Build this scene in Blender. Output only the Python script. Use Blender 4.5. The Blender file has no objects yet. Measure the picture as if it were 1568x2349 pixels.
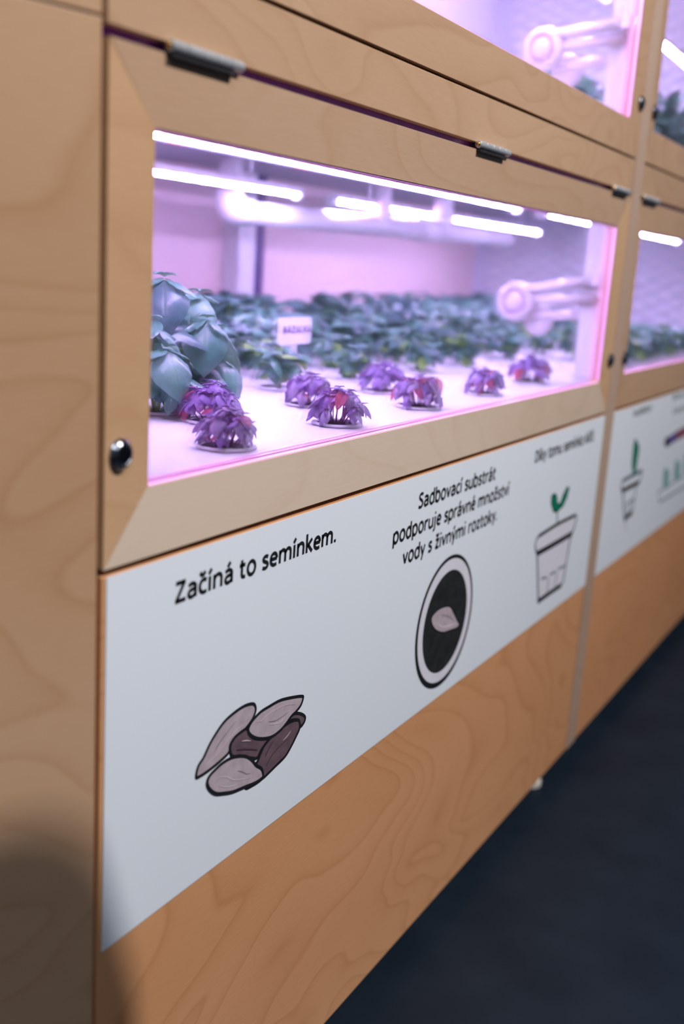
import bpy, bmesh, math, random
from mathutils import Matrix, Vector

# ---------------------------------------------------------------- camera, world, lights, exposure
SC = bpy.context.scene
COL = SC.collection
cam_data = bpy.data.cameras.new('camera')
cam = bpy.data.objects.new('camera', cam_data)
COL.objects.link(cam)
CR = Vector((0.49303872, -0.86778767, 0.06210774))
CU = Vector((0.16965713, 0.16591757, 0.97143596))
CF = Vector((0.85330491, 0.46841852, -0.22903016))
mw = Matrix((CR, CU, -CF)).transposed().to_4x4()
mw.translation = Vector((0.0, -0.5, 0.905))
cam.matrix_world = mw
cam_data.sensor_fit = 'HORIZONTAL'
cam_data.sensor_width = 24.0
cam_data.lens = 24.0 * 2456.6 / 1568.0
cam_data.clip_start = 0.01
cam_data.dof.use_dof = True
cam_data.dof.focus_distance = 1.08
cam_data.dof.aperture_fstop = 2.8
SC.camera = cam

world = bpy.data.worlds.new('world')
SC.world = world
world.use_nodes = True
wb = world.node_tree.nodes['Background']
wb.inputs[0].default_value = (0.66, 0.82, 1.0, 1)
wb.inputs[1].default_value = 0.13

def lamp(name, kind, loc, target, power, size, color):
    d = bpy.data.lights.new(name, kind)
    d.energy = power
    d.color = color
    if kind == 'AREA':
        d.shape = 'RECTANGLE'; d.size = size[0]; d.size_y = size[1]
    else:
        d.shadow_soft_size = size
        if kind == 'SPOT':
            d.spot_size = math.radians(95); d.spot_blend = 0.6
    o = bpy.data.objects.new(name, d)
    COL.objects.link(o)
    o.location = loc
    o.rotation_euler = (Vector(target) - Vector(loc)).to_track_quat('-Z', 'Y').to_euler()
    return o
lamp('ceiling_spot', 'SPOT', (1.17, -1.79, 2.9), (1.1, 0, 0.6), 350, 0.015, (1.0, 0.95, 0.92))
lamp('ceiling_panel_light', 'AREA', (-0.6, -1.6, 2.8), (0.8, 0, 0.7), 26, (1.6, 0.8), (0.86, 0.93, 1.0))

SC.view_settings.view_transform = 'Standard'
SC.view_settings.look = 'None'
SC.view_settings.gamma = 1.0
SC.view_settings.use_curve_mapping = False
SC.view_settings.exposure = 0.0
try:
    SC.cycles.use_denoising = True
    SC.cycles.max_bounces = 10
    SC.cycles.transparent_max_bounces = 16
    SC.cycles.sample_clamp_indirect = 6.0
except Exception:
    pass
random.seed(11)

# ---------------------------------------------------------------- materials
def new_mat(name):
    m = bpy.data.materials.new(name)
    m.use_nodes = True
    nt = m.node_tree
    return m, nt, nt.nodes['Principled BSDF']

def plain(name, col, rough=0.5, metal=0.0, spec=0.5, emit=None, estr=0.0):
    m, nt, b = new_mat(name)
    b.inputs['Base Color'].default_value = (*col, 1)
    b.inputs['Roughness'].default_value = rough
    b.inputs['Metallic'].default_value = metal
    b.inputs['Specular IOR Level'].default_value = spec
    if emit:
        b.inputs['Emission Color'].default_value = (*emit, 1)
        b.inputs['Emission Strength'].default_value = estr
    return m

def N(nt, t, **kw):
    n = nt.nodes.new(t)
    for k, v in kw.items():
        setattr(n, k, v)
    return n

def wood(name, light, dark, grain=(0, 0), seed=0.0, figure=1.0, scale=1.0, rough=0.42, lines=13.0):
    """rotary-cut birch plywood: slow contour figure, soft tone patches, short pores along the grain (x)."""
    m, nt, b = new_mat(name)
    L = nt.links.new
    tc = N(nt, 'ShaderNodeTexCoord')
    mp = N(nt, 'ShaderNodeMapping')
    mp.inputs['Location'].default_value = (seed * 3.1, seed * 1.7, seed * 2.3)
    mp.inputs['Rotation'].default_value = (0, grain[0], 0)
    mp.inputs['Scale'].default_value = (0.42, 1.0, 1.0)
    L(tc.outputs['Object'], mp.inputs['Vector'])
    n1 = N(nt, 'ShaderNodeTexNoise')
    n1.inputs['Scale'].default_value = 4.2 * scale
    n1.inputs['Detail'].default_value = 2.2
    n1.inputs['Roughness'].default_value = 0.42
    n1.inputs['Distortion'].default_value = 0.5
    L(mp.outputs[0], n1.inputs['Vector'])
    mul = N(nt, 'ShaderNodeMath', operation='MULTIPLY'); mul.inputs[1].default_value = lines
    L(n1.outputs['Fac'], mul.inputs[0])
    fr = N(nt, 'ShaderNodeMath', operation='FRACT')
    L(mul.outputs[0], fr.inputs[0])
    rp = N(nt, 'ShaderNodeValToRGB')
    e = rp.color_ramp.elements
    e[0].position = 0.0; e[0].color = (0.0, 0.0, 0.0, 1)
    e[1].position = 1.0; e[1].color = (0.0, 0.0, 0.0, 1)
    for p, v in ((0.55, 0.12), (0.80, 0.40), (0.90, 0.85), (0.955, 0.25)):
        q = e.new(p); q.color = (v, v, v, 1)
    L(fr.outputs[0], rp.inputs[0])
    n2 = N(nt, 'ShaderNodeTexNoise')
    n2.inputs['Scale'].default_value = 2.6 * scale
    n2.inputs['Detail'].default_value = 3.0
    L(mp.outputs[0], n2.inputs['Vector'])
    r2 = N(nt, 'ShaderNodeMapRange')
    r2.inputs['From Min'].default_value = 0.36; r2.inputs['From Max'].default_value = 0.64
    L(n2.outputs['Fac'], r2.inputs['Value'])
    mp3 = N(nt, 'ShaderNodeMapping')
    mp3.inputs['Rotation'].default_value = (0, grain[0], 0)
    mp3.inputs['Scale'].default_value = (14, 160, 160)
    L(tc.outputs['Object'], mp3.inputs['Vector'])
    n3 = N(nt, 'ShaderNodeTexNoise'); n3.inputs['Scale'].default_value = 3.0; n3.inputs['Detail'].default_value = 2.0
    L(mp3.outputs[0], n3.inputs['Vector'])
    # dark factor = figure * (contours * patch) + patch + pores
    a = N(nt, 'ShaderNodeMath', operation='MULTIPLY'); a.inputs[1].default_value = 0.55 * figure
    L(rp.outputs[0], a.inputs[0])
    c = N(nt, 'ShaderNodeMath', operation='MULTIPLY'); c.inputs[1].default_value = 0.34
    L(r2.outputs[0], c.inputs[0])
    d = N(nt, 'ShaderNodeMath', operation='MULTIPLY_ADD'); d.inputs[1].default_value = 0.34; d.inputs[2].default_value = -0.17
    L(n3.outputs['Fac'], d.inputs[0])
    s1 = N(nt, 'ShaderNodeMath', operation='ADD'); L(a.outputs[0], s1.inputs[0]); L(c.outputs[0], s1.inputs[1])
    s2 = N(nt, 'ShaderNodeMath', operation='ADD', use_clamp=True); L(s1.outputs[0], s2.inputs[0]); L(d.outputs[0], s2.inputs[1])
    mx = N(nt, 'ShaderNodeMix', data_type='RGBA')
    mx.inputs[6].default_value = (*light, 1); mx.inputs[7].default_value = (*dark, 1)
    L(s2.outputs[0], mx.inputs[0])
    L(mx.outputs[2], b.inputs['Base Color'])
    b.inputs['Roughness'].default_value = rough
    b.inputs['Specular IOR Level'].default_value = 0.35
    bp = N(nt, 'ShaderNodeBump'); bp.inputs['Strength'].default_value = 0.06; bp.inputs['Distance'].default_value = 0.001
    L(n3.outputs['Fac'], bp.inputs['Height']); L(bp.outputs[0], b.inputs['Normal'])
    return m

def noisy(name, c0, c1, scale, rough=0.5, spec=0.4, detail=4, bump=0.0):
    m, nt, b = new_mat(name)
    L = nt.links.new
    tc = N(nt, 'ShaderNodeTexCoord')
    n = N(nt, 'ShaderNodeTexNoise'); n.inputs['Scale'].default_value = scale; n.inputs['Detail'].default_value = detail
    L(tc.outputs['Object'], n.inputs['Vector'])
    mr = N(nt, 'ShaderNodeMapRange'); mr.inputs['From Min'].default_value = 0.3; mr.inputs['From Max'].default_value = 0.7
    L(n.outputs['Fac'], mr.inputs['Value'])
    mx = N(nt, 'ShaderNodeMix', data_type='RGBA')
    mx.inputs[6].default_value = (*c0, 1); mx.inputs[7].default_value = (*c1, 1)
    L(mr.outputs[0], mx.inputs[0]); L(mx.outputs[2], b.inputs['Base Color'])
    b.inputs['Roughness'].default_value = rough
    b.inputs['Specular IOR Level'].default_value = spec
    if bump:
        bp = N(nt, 'ShaderNodeBump'); bp.inputs['Strength'].default_value = bump; bp.inputs['Distance'].default_value = 0.002
        L(n.outputs['Fac'], bp.inputs['Height']); L(bp.outputs[0], b.inputs['Normal'])
    return m

def leaf_mat(name, c0, c1, under, transl, vein=0.55, rough=0.45, spec=0.5):
    """leaf blade: colour varies leaf to leaf and along the blade, pale midrib and side veins (from UV), some light passes through."""
    m, nt, b = new_mat(name)
    L = nt.links.new
    oi = N(nt, 'ShaderNodeObjectInfo')
    tc = N(nt, 'ShaderNodeTexCoord')
    gx = N(nt, 'ShaderNodeNewGeometry')
    n = N(nt, 'ShaderNodeTexNoise'); n.inputs['Scale'].default_value = 45; n.inputs['Detail'].default_value = 2
    L(gx.outputs['Position'], n.inputs['Vector'])
    ad = N(nt, 'ShaderNodeMath', operation='MULTIPLY_ADD'); ad.inputs[1].default_value = 0.6; ad.inputs[2].default_value = -0.1
    L(oi.outputs['Random'], ad.inputs[0])
    a2 = N(nt, 'ShaderNodeMath', operation='MULTIPLY_ADD', use_clamp=True); a2.inputs[1].default_value = 0.9; 
    L(n.outputs['Fac'], a2.inputs[0])
    sb = N(nt, 'ShaderNodeMath', operation='SUBTRACT'); sb.inputs[1].default_value = 0.25
    L(ad.outputs[0], sb.inputs[0]); L(sb.outputs[0], a2.inputs[2])
    mx = N(nt, 'ShaderNodeMix', data_type='RGBA')
    mx.inputs[6].default_value = (*c0, 1); mx.inputs[7].default_value = (*c1, 1)
    L(a2.outputs[0], mx.inputs[0])
    # veins
    sep = N(nt, 'ShaderNodeSeparateXYZ'); L(tc.outputs['UV'], sep.inputs[0])
    vv = N(nt, 'ShaderNodeMath', operation='SUBTRACT'); vv.inputs[1].default_value = 0.5; L(sep.outputs['Y'], vv.inputs[0])
    av = N(nt, 'ShaderNodeMath', operation='ABSOLUTE'); L(vv.outputs[0], av.inputs[0])
    mid = N(nt, 'ShaderNodeMapRange'); mid.inputs['From Min'].default_value = 0.0; mid.inputs['From Max'].default_value = 0.045
    mid.inputs['To Min'].default_value = 1.0; mid.inputs['To Max'].default_value = 0.0
    L(av.outputs[0], mid.inputs['Value'])
    sv = N(nt, 'ShaderNodeMath', operation='MULTIPLY_ADD'); sv.inputs[1].default_value = -0.75
    L(av.outputs[0], sv.inputs[0]); L(sep.outputs['X'], sv.inputs[2])
    sv2 = N(nt, 'ShaderNodeMath', operation='MULTIPLY'); sv2.inputs[1].default_value = 40.0; L(sv.outputs[0], sv2.inputs[0])
    sn = N(nt, 'ShaderNodeMath', operation='SINE'); L(sv2.outputs[0], sn.inputs[0])
    sm = N(nt, 'ShaderNodeMapRange'); sm.inputs['From Min'].default_value = 0.86; sm.inputs['From Max'].default_value = 1.0
    sm.inputs['To Max'].default_value = 0.45
    L(sn.outputs[0], sm.inputs['Value'])
    mxv = N(nt, 'ShaderNodeMath', operation='MAXIMUM'); L(mid.outputs[0], mxv.inputs[0]); L(sm.outputs[0], mxv.inputs[1])
    vs = N(nt, 'ShaderNodeMath', operation='MULTIPLY'); vs.inputs[1].default_value = vein; L(mxv.outputs[0], vs.inputs[0])
    mv = N(nt, 'ShaderNodeMix', data_type='RGBA')
    L(vs.outputs[0], mv.inputs[0]); L(mx.outputs[2], mv.inputs[6]); mv.inputs[7].default_value = (*under, 1)
    L(mv.outputs[2], b.inputs['Base Color'])
    b.inputs['Roughness'].default_value = rough
    b.inputs['Specular IOR Level'].default_value = spec
    bp = N(nt, 'ShaderNodeBump'); bp.inputs['Strength'].default_value = 0.35; bp.inputs['Distance'].default_value = 0.001
    bp.invert = True
    L(mxv.outputs[0], bp.inputs['Height']); L(bp.outputs[0], b.inputs['Normal'])
    tr = N(nt, 'ShaderNodeBsdfTranslucent')
    tr.inputs['Color'].default_value = (*under, 1)
    ms = N(nt, 'ShaderNodeMixShader'); ms.inputs[0].default_value = transl
    out = nt.nodes['Material Output']
    L(b.outputs[0], ms.inputs[1]); L(tr.outputs[0], ms.inputs[2]); L(ms.outputs[0], out.inputs[0])
    return m

def pane_mat(name):
    m, nt, b = new_mat(name)
    nt.nodes.remove(b)
    L = nt.links.new
    out = nt.nodes['Material Output']
    tr = N(nt, 'ShaderNodeBsdfTransparent'); tr.inputs[0].default_value = (0.975, 0.975, 0.985, 1)
    gl = N(nt, 'ShaderNodeBsdfGlossy'); gl.inputs['Roughness'].default_value = 0.02
    fz = N(nt, 'ShaderNodeFresnel'); fz.inputs[0].default_value = 1.38
    ms = N(nt, 'ShaderNodeMixShader')
    sc = N(nt, 'ShaderNodeMath', operation='MULTIPLY'); sc.inputs[1].default_value = 0.7
    L(fz.outputs[0], sc.inputs[0]); L(sc.outputs[0], ms.inputs[0])
    L(tr.outputs[0], ms.inputs[1]); L(gl.outputs[0], ms.inputs[2]); L(ms.outputs[0], out.inputs[0])
    return m

def emit_mat(name, col, s):
    m, nt, b = new_mat(name)
    nt.nodes.remove(b)
    e = N(nt, 'ShaderNodeEmission'); e.inputs[0].default_value = (*col, 1); e.inputs[1].default_value = s
    nt.links.new(e.outputs[0], nt.nodes['Material Output'].inputs[0])
    return m

WL, WD = (0.56, 0.37, 0.225), (0.33, 0.165, 0.07)
M = {}
M['wood_side'] = wood('birch_side_panel', (0.50, 0.315, 0.195), (0.36, 0.185, 0.085), (0.25,), 3.0, 0.7, 1.0)
M['wood_stile'] = wood('birch_stile', (0.56, 0.355, 0.21), (0.40, 0.21, 0.10), (0.05,), 5.2, 0.45)
M['wood_rail_low'] = wood('birch_pale_bottom_rail', (0.60, 0.48, 0.385), (0.47, 0.33, 0.23), (0,), 8.4, 0.4)
M['wood_rail_top'] = wood('birch_top_rail', (0.51, 0.345, 0.235), (0.38, 0.215, 0.12), (0,), 1.3, 0.5)
M['wood_fixed'] = wood('birch_fixed_rail', (0.50, 0.33, 0.215), (0.37, 0.205, 0.11), (0,), 6.6, 0.6, lines=17.0)
M['wood_base'] = wood('birch_base_panel', (0.67, 0.345, 0.172), (0.48, 0.205, 0.078), (0,), 2.45, 0.85, lines=17.0)
M['wood_base_b'] = wood('birch_base_panel_far', (0.68, 0.335, 0.165), (0.50, 0.21, 0.085), (0,), 7.9, 0.6)
M['wood_upper'] = wood('birch_upper_rail', (0.47, 0.305, 0.20), (0.35, 0.20, 0.11), (0,), 9.7, 0.75, lines=22.0)
M['wood_far_door'] = wood('birch_far_door', (0.50, 0.325, 0.21), (0.37, 0.205, 0.11), (0,), 2.2, 0.5)
M['wood_post'] = wood('birch_post', (0.47, 0.335, 0.26), (0.38, 0.24, 0.17), (1.57,), 4.4, 0.4)
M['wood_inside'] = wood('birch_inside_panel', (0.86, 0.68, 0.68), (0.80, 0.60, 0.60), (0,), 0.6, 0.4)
M['white_panel'] = noisy('white_panel', (0.80, 0.80, 0.81), (0.84, 0.84, 0.85), 5, 0.45)
M['grey_panel'] = noisy('grey_panel', (0.40, 0.38, 0.46), (0.45, 0.43, 0.51), 5, 0.5)
M['end_grey'] = noisy('pale_grey_end_panel', (0.66, 0.67, 0.78), (0.70, 0.71, 0.82), 5, 0.5)
M['channel'] = noisy('dark_violet_channel', (0.05, 0.012, 0.12), (0.07, 0.018, 0.16), 40, 0.4)
M['stay_ring'] = noisy('mauve_ring', (0.50, 0.36, 0.50), (0.55, 0.41, 0.55), 10, 0.3)
M['edge_trim'] = noisy('pink_edge_trim', (0.93, 0.47, 0.68), (0.95, 0.54, 0.74), 12, 0.3)  # pink LED light on the wood edges, painted into added strips
M['groove'] = noisy('magenta_groove', (0.75, 0.10, 0.36), (0.82, 0.14, 0.42), 12, 0.4)  # glow of the acrylic pane edge, painted magenta
M['tray_white'] = noisy('white_tray_plastic', (0.80, 0.80, 0.82), (0.86, 0.86, 0.87), 14, 0.35, 0.5)
M['pvc'] = noisy('white_pvc', (0.78, 0.78, 0.79), (0.83, 0.83, 0.84), 8, 0.28, 0.5)
M['stay_plastic'] = noisy('pinkish_white_plastic', (0.80, 0.72, 0.76), (0.84, 0.77, 0.80), 6, 0.22, 0.6)
M['sign_white'] = noisy('white_sign_film', (0.745, 0.80, 0.885), (0.765, 0.82, 0.90), 3, 0.38, 0.4)
M['ink'] = noisy('black_print', (0.008, 0.009, 0.012), (0.014, 0.016, 0.020), 40, 0.5, 0.3)
M['haze'] = noisy('grey_print', (0.11, 0.14, 0.19), (0.14, 0.17, 0.22), 40, 0.5, 0.3)
M['light'] = noisy('mauve_print', (0.40, 0.325, 0.375), (0.49, 0.41, 0.46), 90, 0.5, 0.3)
M['dark'] = noisy('plum_print', (0.10, 0.065, 0.085), (0.15, 0.095, 0.115), 80, 0.5, 0.3)
M['pale'] = noisy('pale_mauve_print', (0.58, 0.48, 0.54), (0.62, 0.52, 0.57), 90, 0.5, 0.3)
M['grey'] = noisy('grey_mauve_print', (0.24, 0.20, 0.24), (0.28, 0.24, 0.28), 90, 0.5, 0.3)
M['plum'] = noisy('dark_plum_print', (0.10, 0.05, 0.07), (0.08, 0.04, 0.06), 90, 0.5, 0.3)
M['plumdark'] = noisy('near_black_plum_print', (0.05, 0.03, 0.06), (0.07, 0.04, 0.08), 60, 0.5, 0.3)
M['violet'] = noisy('violet_print', (0.10, 0.07, 0.26), (0.13, 0.09, 0.30), 60, 0.5, 0.3)
M['plumred'] = noisy('plum_red_print', (0.22, 0.06, 0.10), (0.27, 0.08, 0.12), 60, 0.5, 0.3)
M['lilac'] = noisy('lilac_print', (0.68, 0.67, 0.76), (0.71, 0.70, 0.79), 40, 0.5, 0.3)
M['soil_print'] = noisy('charcoal_print', (0.012, 0.013, 0.014), (0.022, 0.024, 0.025), 60, 0.55, 0.3)
M['green_print'] = noisy('green_print', (0.0, 0.16, 0.095), (0.0, 0.20, 0.12), 60, 0.5, 0.3)
M['green_dark'] = noisy('dark_green_print', (0.0, 0.07, 0.05), (0.0, 0.09, 0.06), 60, 0.5, 0.3)
M['green_pale'] = noisy('pale_green_print', (0.16, 0.36, 0.33), (0.20, 0.40, 0.37), 60, 0.5, 0.3)
M['purple_ink'] = plain('purple_label_ink', (0.16, 0.02, 0.22), 0.5)
M['steel'] = noisy('brushed_steel', (0.55, 0.57, 0.60), (0.66, 0.68, 0.71), 60, 0.32)
M['steel'].node_tree.nodes['Principled BSDF'].inputs['Metallic'].default_value = 0.55
M['dark_steel'] = noisy('dark_chrome', (0.22, 0.23, 0.27), (0.32, 0.33, 0.37), 50, 0.18)
M['dark_steel'].node_tree.nodes['Principled BSDF'].inputs['Metallic'].default_value = 1.0
M['black_metal'] = noisy('black_metal', (0.010, 0.010, 0.012), (0.018, 0.018, 0.022), 50, 0.45)
M['seal'] = noisy('dark_violet_seal', (0.16, 0.035, 0.33), (0.22, 0.05, 0.42), 70, 0.25, 0.6)
M['brass'] = plain('brass_pin', (0.72, 0.45, 0.14), 0.25, 1.0)
M['floor'] = noisy('dark_vinyl_floor', (0.004, 0.010, 0.020), (0.009, 0.017, 0.030), 9, 0.55, 0.22, 8, 0.12)
M['room_paint'] = noisy('grey_room_paint', (0.42, 0.44, 0.47), (0.46, 0.48, 0.51), 2, 0.7, 0.2)
M['foot_plastic'] = noisy('white_foot_plastic', (0.62, 0.60, 0.55), (0.68, 0.66, 0.6), 30, 0.4)
M['rubber'] = plain('grey_rubber', (0.05, 0.05, 0.05), 0.7)
M['lamp_shade'] = noisy('matte_black_shade', (0.02, 0.02, 0.02), (0.03, 0.03, 0.03), 20, 0.5)
M['substrate'] = noisy('dark_substrate', (0.02, 0.015, 0.015), (0.16, 0.13, 0.13), 260, 0.9, 0.1, 2, 0.6)
M['stem_purple'] = noisy('purple_stem', (0.30, 0.06, 0.18), (0.38, 0.10, 0.24), 60, 0.45)
M['stem_green'] = noisy('green_stem', (0.22, 0.36, 0.10), (0.30, 0.42, 0.14), 60, 0.45)
LEDC = (0.53, 0.41, 1.0)
M['led_white'] = emit_mat('led_diode', (0.60, 0.48, 1.0), 450)
M['led_soft'] = emit_mat('led_cover', LEDC, 125)
M['led_pink'] = emit_mat('led_red_diode', (1.0, 0.34, 0.66), 220)
M['pane'] = pane_mat('clear_acrylic')
M['leaf_purple'] = leaf_mat('purple_basil_leaf', (0.20, 0.10, 0.33), (0.33, 0.22, 0.50), (0.42, 0.18, 0.46), 0.18, 0.22)
M['leaf_mauve'] = leaf_mat('mauve_basil_leaf', (0.32, 0.23, 0.42), (0.42, 0.33, 0.50), (0.44, 0.28, 0.46), 0.2, 0.25)
M['leaf_magenta'] = leaf_mat('magenta_basil_leaf', (0.40, 0.03, 0.13), (0.55, 0.08, 0.20), (0.85, 0.28, 0.28), 0.45, 0.3)
M['leaf_bud'] = leaf_mat('dark_basil_bud', (0.10, 0.03, 0.14), (0.16, 0.06, 0.22), (0.2, 0.06, 0.2), 0.1, 0.1)
M['leaf_green'] = leaf_mat('green_basil_leaf', (0.065, 0.22, 0.17), (0.16, 0.36, 0.28), (0.22, 0.40, 0.20), 0.14, 0.28, 0.36, 0.75)
M['leaf_lime'] = leaf_mat('lime_basil_leaf', (0.16, 0.33, 0.05), (0.24, 0.42, 0.08), (0.40, 0.55, 0.10), 0.3, 0.3, 0.4)
M['leaf_deep'] = leaf_mat('deep_green_basil_leaf', (0.03, 0.10, 0.115), (0.14, 0.26, 0.25), (0.16, 0.25, 0.17), 0.12, 0.25, 0.34, 0.75)

# ---------------------------------------------------------------- builders
def tag(o, label=None, cat=None, group=None, kind=None):
    if label: o['label'] = label
    if cat: o['category'] = cat
    if group: o['group'] = group
    if kind: o['kind'] = kind
    return o

def empty(name, loc, parent=None):
    o = bpy.data.objects.new(name, None)
    o.empty_display_size = 0.05
    COL.objects.link(o)
    o.location = loc
    o['_w'] = list(loc)
    if parent is not None:
        o.parent = parent
        o.matrix_parent_inverse = Matrix.Translation(-Vector(parent['_w']))
    return o

def obj(name, bm, mat, parent=None, label=None, smooth=False, recalc=True):
    """one mesh object; the mesh is in world coordinates and its parent stands anywhere."""
    me = bpy.data.meshes.new(name)
    if recalc: bmesh.ops.recalc_face_normals(bm, faces=bm.faces)
    bm.to_mesh(me); bm.free()
    for m in (mat if isinstance(mat, (list, tuple)) else [mat]):
        me.materials.append(m)
    if smooth:
        for p in me.polygons: p.use_smooth = True
    o = bpy.data.objects.new(name, me)
    COL.objects.link(o)
    o['_w'] = [0.0, 0.0, 0.0]
    if parent is not None:
        o.parent = parent
        o.matrix_parent_inverse = Matrix.Translation(-Vector(parent['_w']))
    if label: o['label'] = label
    return o

def B():
    return bmesh.new()

def box(bm, x0, x1, y0, y1, z0, z1, bev=0.0):
    r = bmesh.ops.create_cube(bm, size=1.0)
    vs = r['verts']
    for v in vs:
        v.co = Vector((x0 + (v.co.x + .5) * (x1 - x0), y0 + (v.co.y + .5) * (y1 - y0), z0 + (v.co.z + .5) * (z1 - z0)))
    if bev:
        es = {e for v in vs for e in v.link_edges}
        bmesh.ops.bevel(bm, geom=list(es), offset=bev, segments=2, affect='EDGES', profile=0.6)
    return bm

def lathe(bm, c, axis, prof, seg=24):
    """prof: (radius, height) pairs along axis from point c."""
    a = Vector(axis).normalized()
    u = a.orthogonal().normalized(); w = a.cross(u)
    rings = []
    for r, h in prof:
        if r < 1e-6:
            rings.append([bm.verts.new(Vector(c) + a * h)])
        else:
            rings.append([bm.verts.new(Vector(c) + a * h + (u * math.cos(t) + w * math.sin(t)) * r) for t in [2 * math.pi * k / seg for k in range(seg)]])
    for p, q in zip(rings, rings[1:]):
        for k in range(seg):
            j = (k + 1) % seg
            if len(p) == 1 and len(q) > 1: bm.faces.new((p[0], q[k], q[j]))
            elif len(q) == 1 and len(p) > 1: bm.faces.new((p[k], q[0], p[j]))
            elif len(p) > 1: bm.faces.new((p[k], q[k], q[j], p[j]))
    return bm

def tube(bm, pts, r, seg=10, caps=True, r1=None):
    pts = [Vector(p) for p in pts]
    prev = None; n = len(pts); u = None
    first = last = None
    for i, p in enumerate(pts):
        d = (pts[min(i + 1, n - 1)] - pts[max(i - 1, 0)]).normalized()
        if u is None: u = d.orthogonal().normalized()
        u = (u - d * u.dot(d)).normalized(); w = d.cross(u)
        rr = r if r1 is None else r + (r1 - r) * i / max(1, n - 1)
        ring = [bm.verts.new(p + (u * math.cos(2 * math.pi * k / seg) + w * math.sin(2 * math.pi * k / seg)) * rr) for k in range(seg)]
        if prev:
            for k in range(seg):
                bm.faces.new((prev[k], prev[(k + 1) % seg], ring[(k + 1) % seg], ring[k]))
        else: first = ring
        prev = ring
    if caps:
        bm.faces.new(first[::-1]); bm.faces.new(prev)
    return bm

# ---- flat print on a sign plane (points are x, z on the plane y = Y, facing -y)
def smooth_path(pts, closed, k=4):
    n = len(pts); out = []
    rng = range(n) if closed else range(n - 1)
    g = (lambda i: pts[i % n]) if closed else (lambda i: pts[max(0, min(n - 1, i))])
    for i in rng:
        p0, p1, p2, p3 = g(i - 1), g(i), g(i + 1), g(i + 2)
        for s in range(k):
            t = s / k
            out.append(tuple(0.5 * ((2 * p1[a]) + (-p0[a] + p2[a]) * t + (2 * p0[a] - 5 * p1[a] + 4 * p2[a] - p3[a]) * t * t + (-p0[a] + 3 * p1[a] - 3 * p2[a] + p3[a]) * t ** 3) for a in (0, 1)))
    if not closed: out.append(pts[-1])
    return out

def fill(bm, pts, Y, smooth=True):
    P = smooth_path(pts, True) if smooth else pts
    from mathutils.geometry import tessellate_polygon
    vs = [bm.verts.new((x, Y, z)) for x, z in P]
    for t in tessellate_polygon([[Vector((x, z, 0)) for x, z in P]]):
        try: bm.faces.new([vs[i] for i in t])
        except ValueError: pass
    return bm

def stroke(bm, pts, w, Y, closed=False, smooth=True, taper=False):
    P = smooth_path(pts, closed) if smooth else list(pts)
    n = len(P); prev = None; first = None
    for i in range(n):
        a = P[(i - 1) % n] if closed else P[max(0, i - 1)]
        b = P[(i + 1) % n] if closed else P[min(n - 1, i + 1)]
        d = Vector((b[0] - a[0], b[1] - a[1]))
        d = d.normalized() if d.length > 1e-9 else Vector((1, 0))
        nx, nz = -d.y, d.x
        h = w / 2 * (math.sin(math.pi * (0.06 + 0.88 * i / max(1, n - 1))) if taper else 1)
        pair = (bm.verts.new((P[i][0] + nx * h, Y, P[i][1] + nz * h)), bm.verts.new((P[i][0] - nx * h, Y, P[i][1] - nz * h)))
        if prev: bm.faces.new((prev[0], prev[1], pair[1], pair[0]))
        else: first = pair
        prev = pair
    if closed: bm.faces.new((prev[0], prev[1], first[1], first[0]))
    return bm

def disc(bm, cx, cz, r, Y, seg=64):
    return fill(bm, [(cx + r * math.cos(2 * math.pi * k / seg), cz + r * math.sin(2 * math.pi * k / seg)) for k in range(seg)], Y, False)

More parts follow.
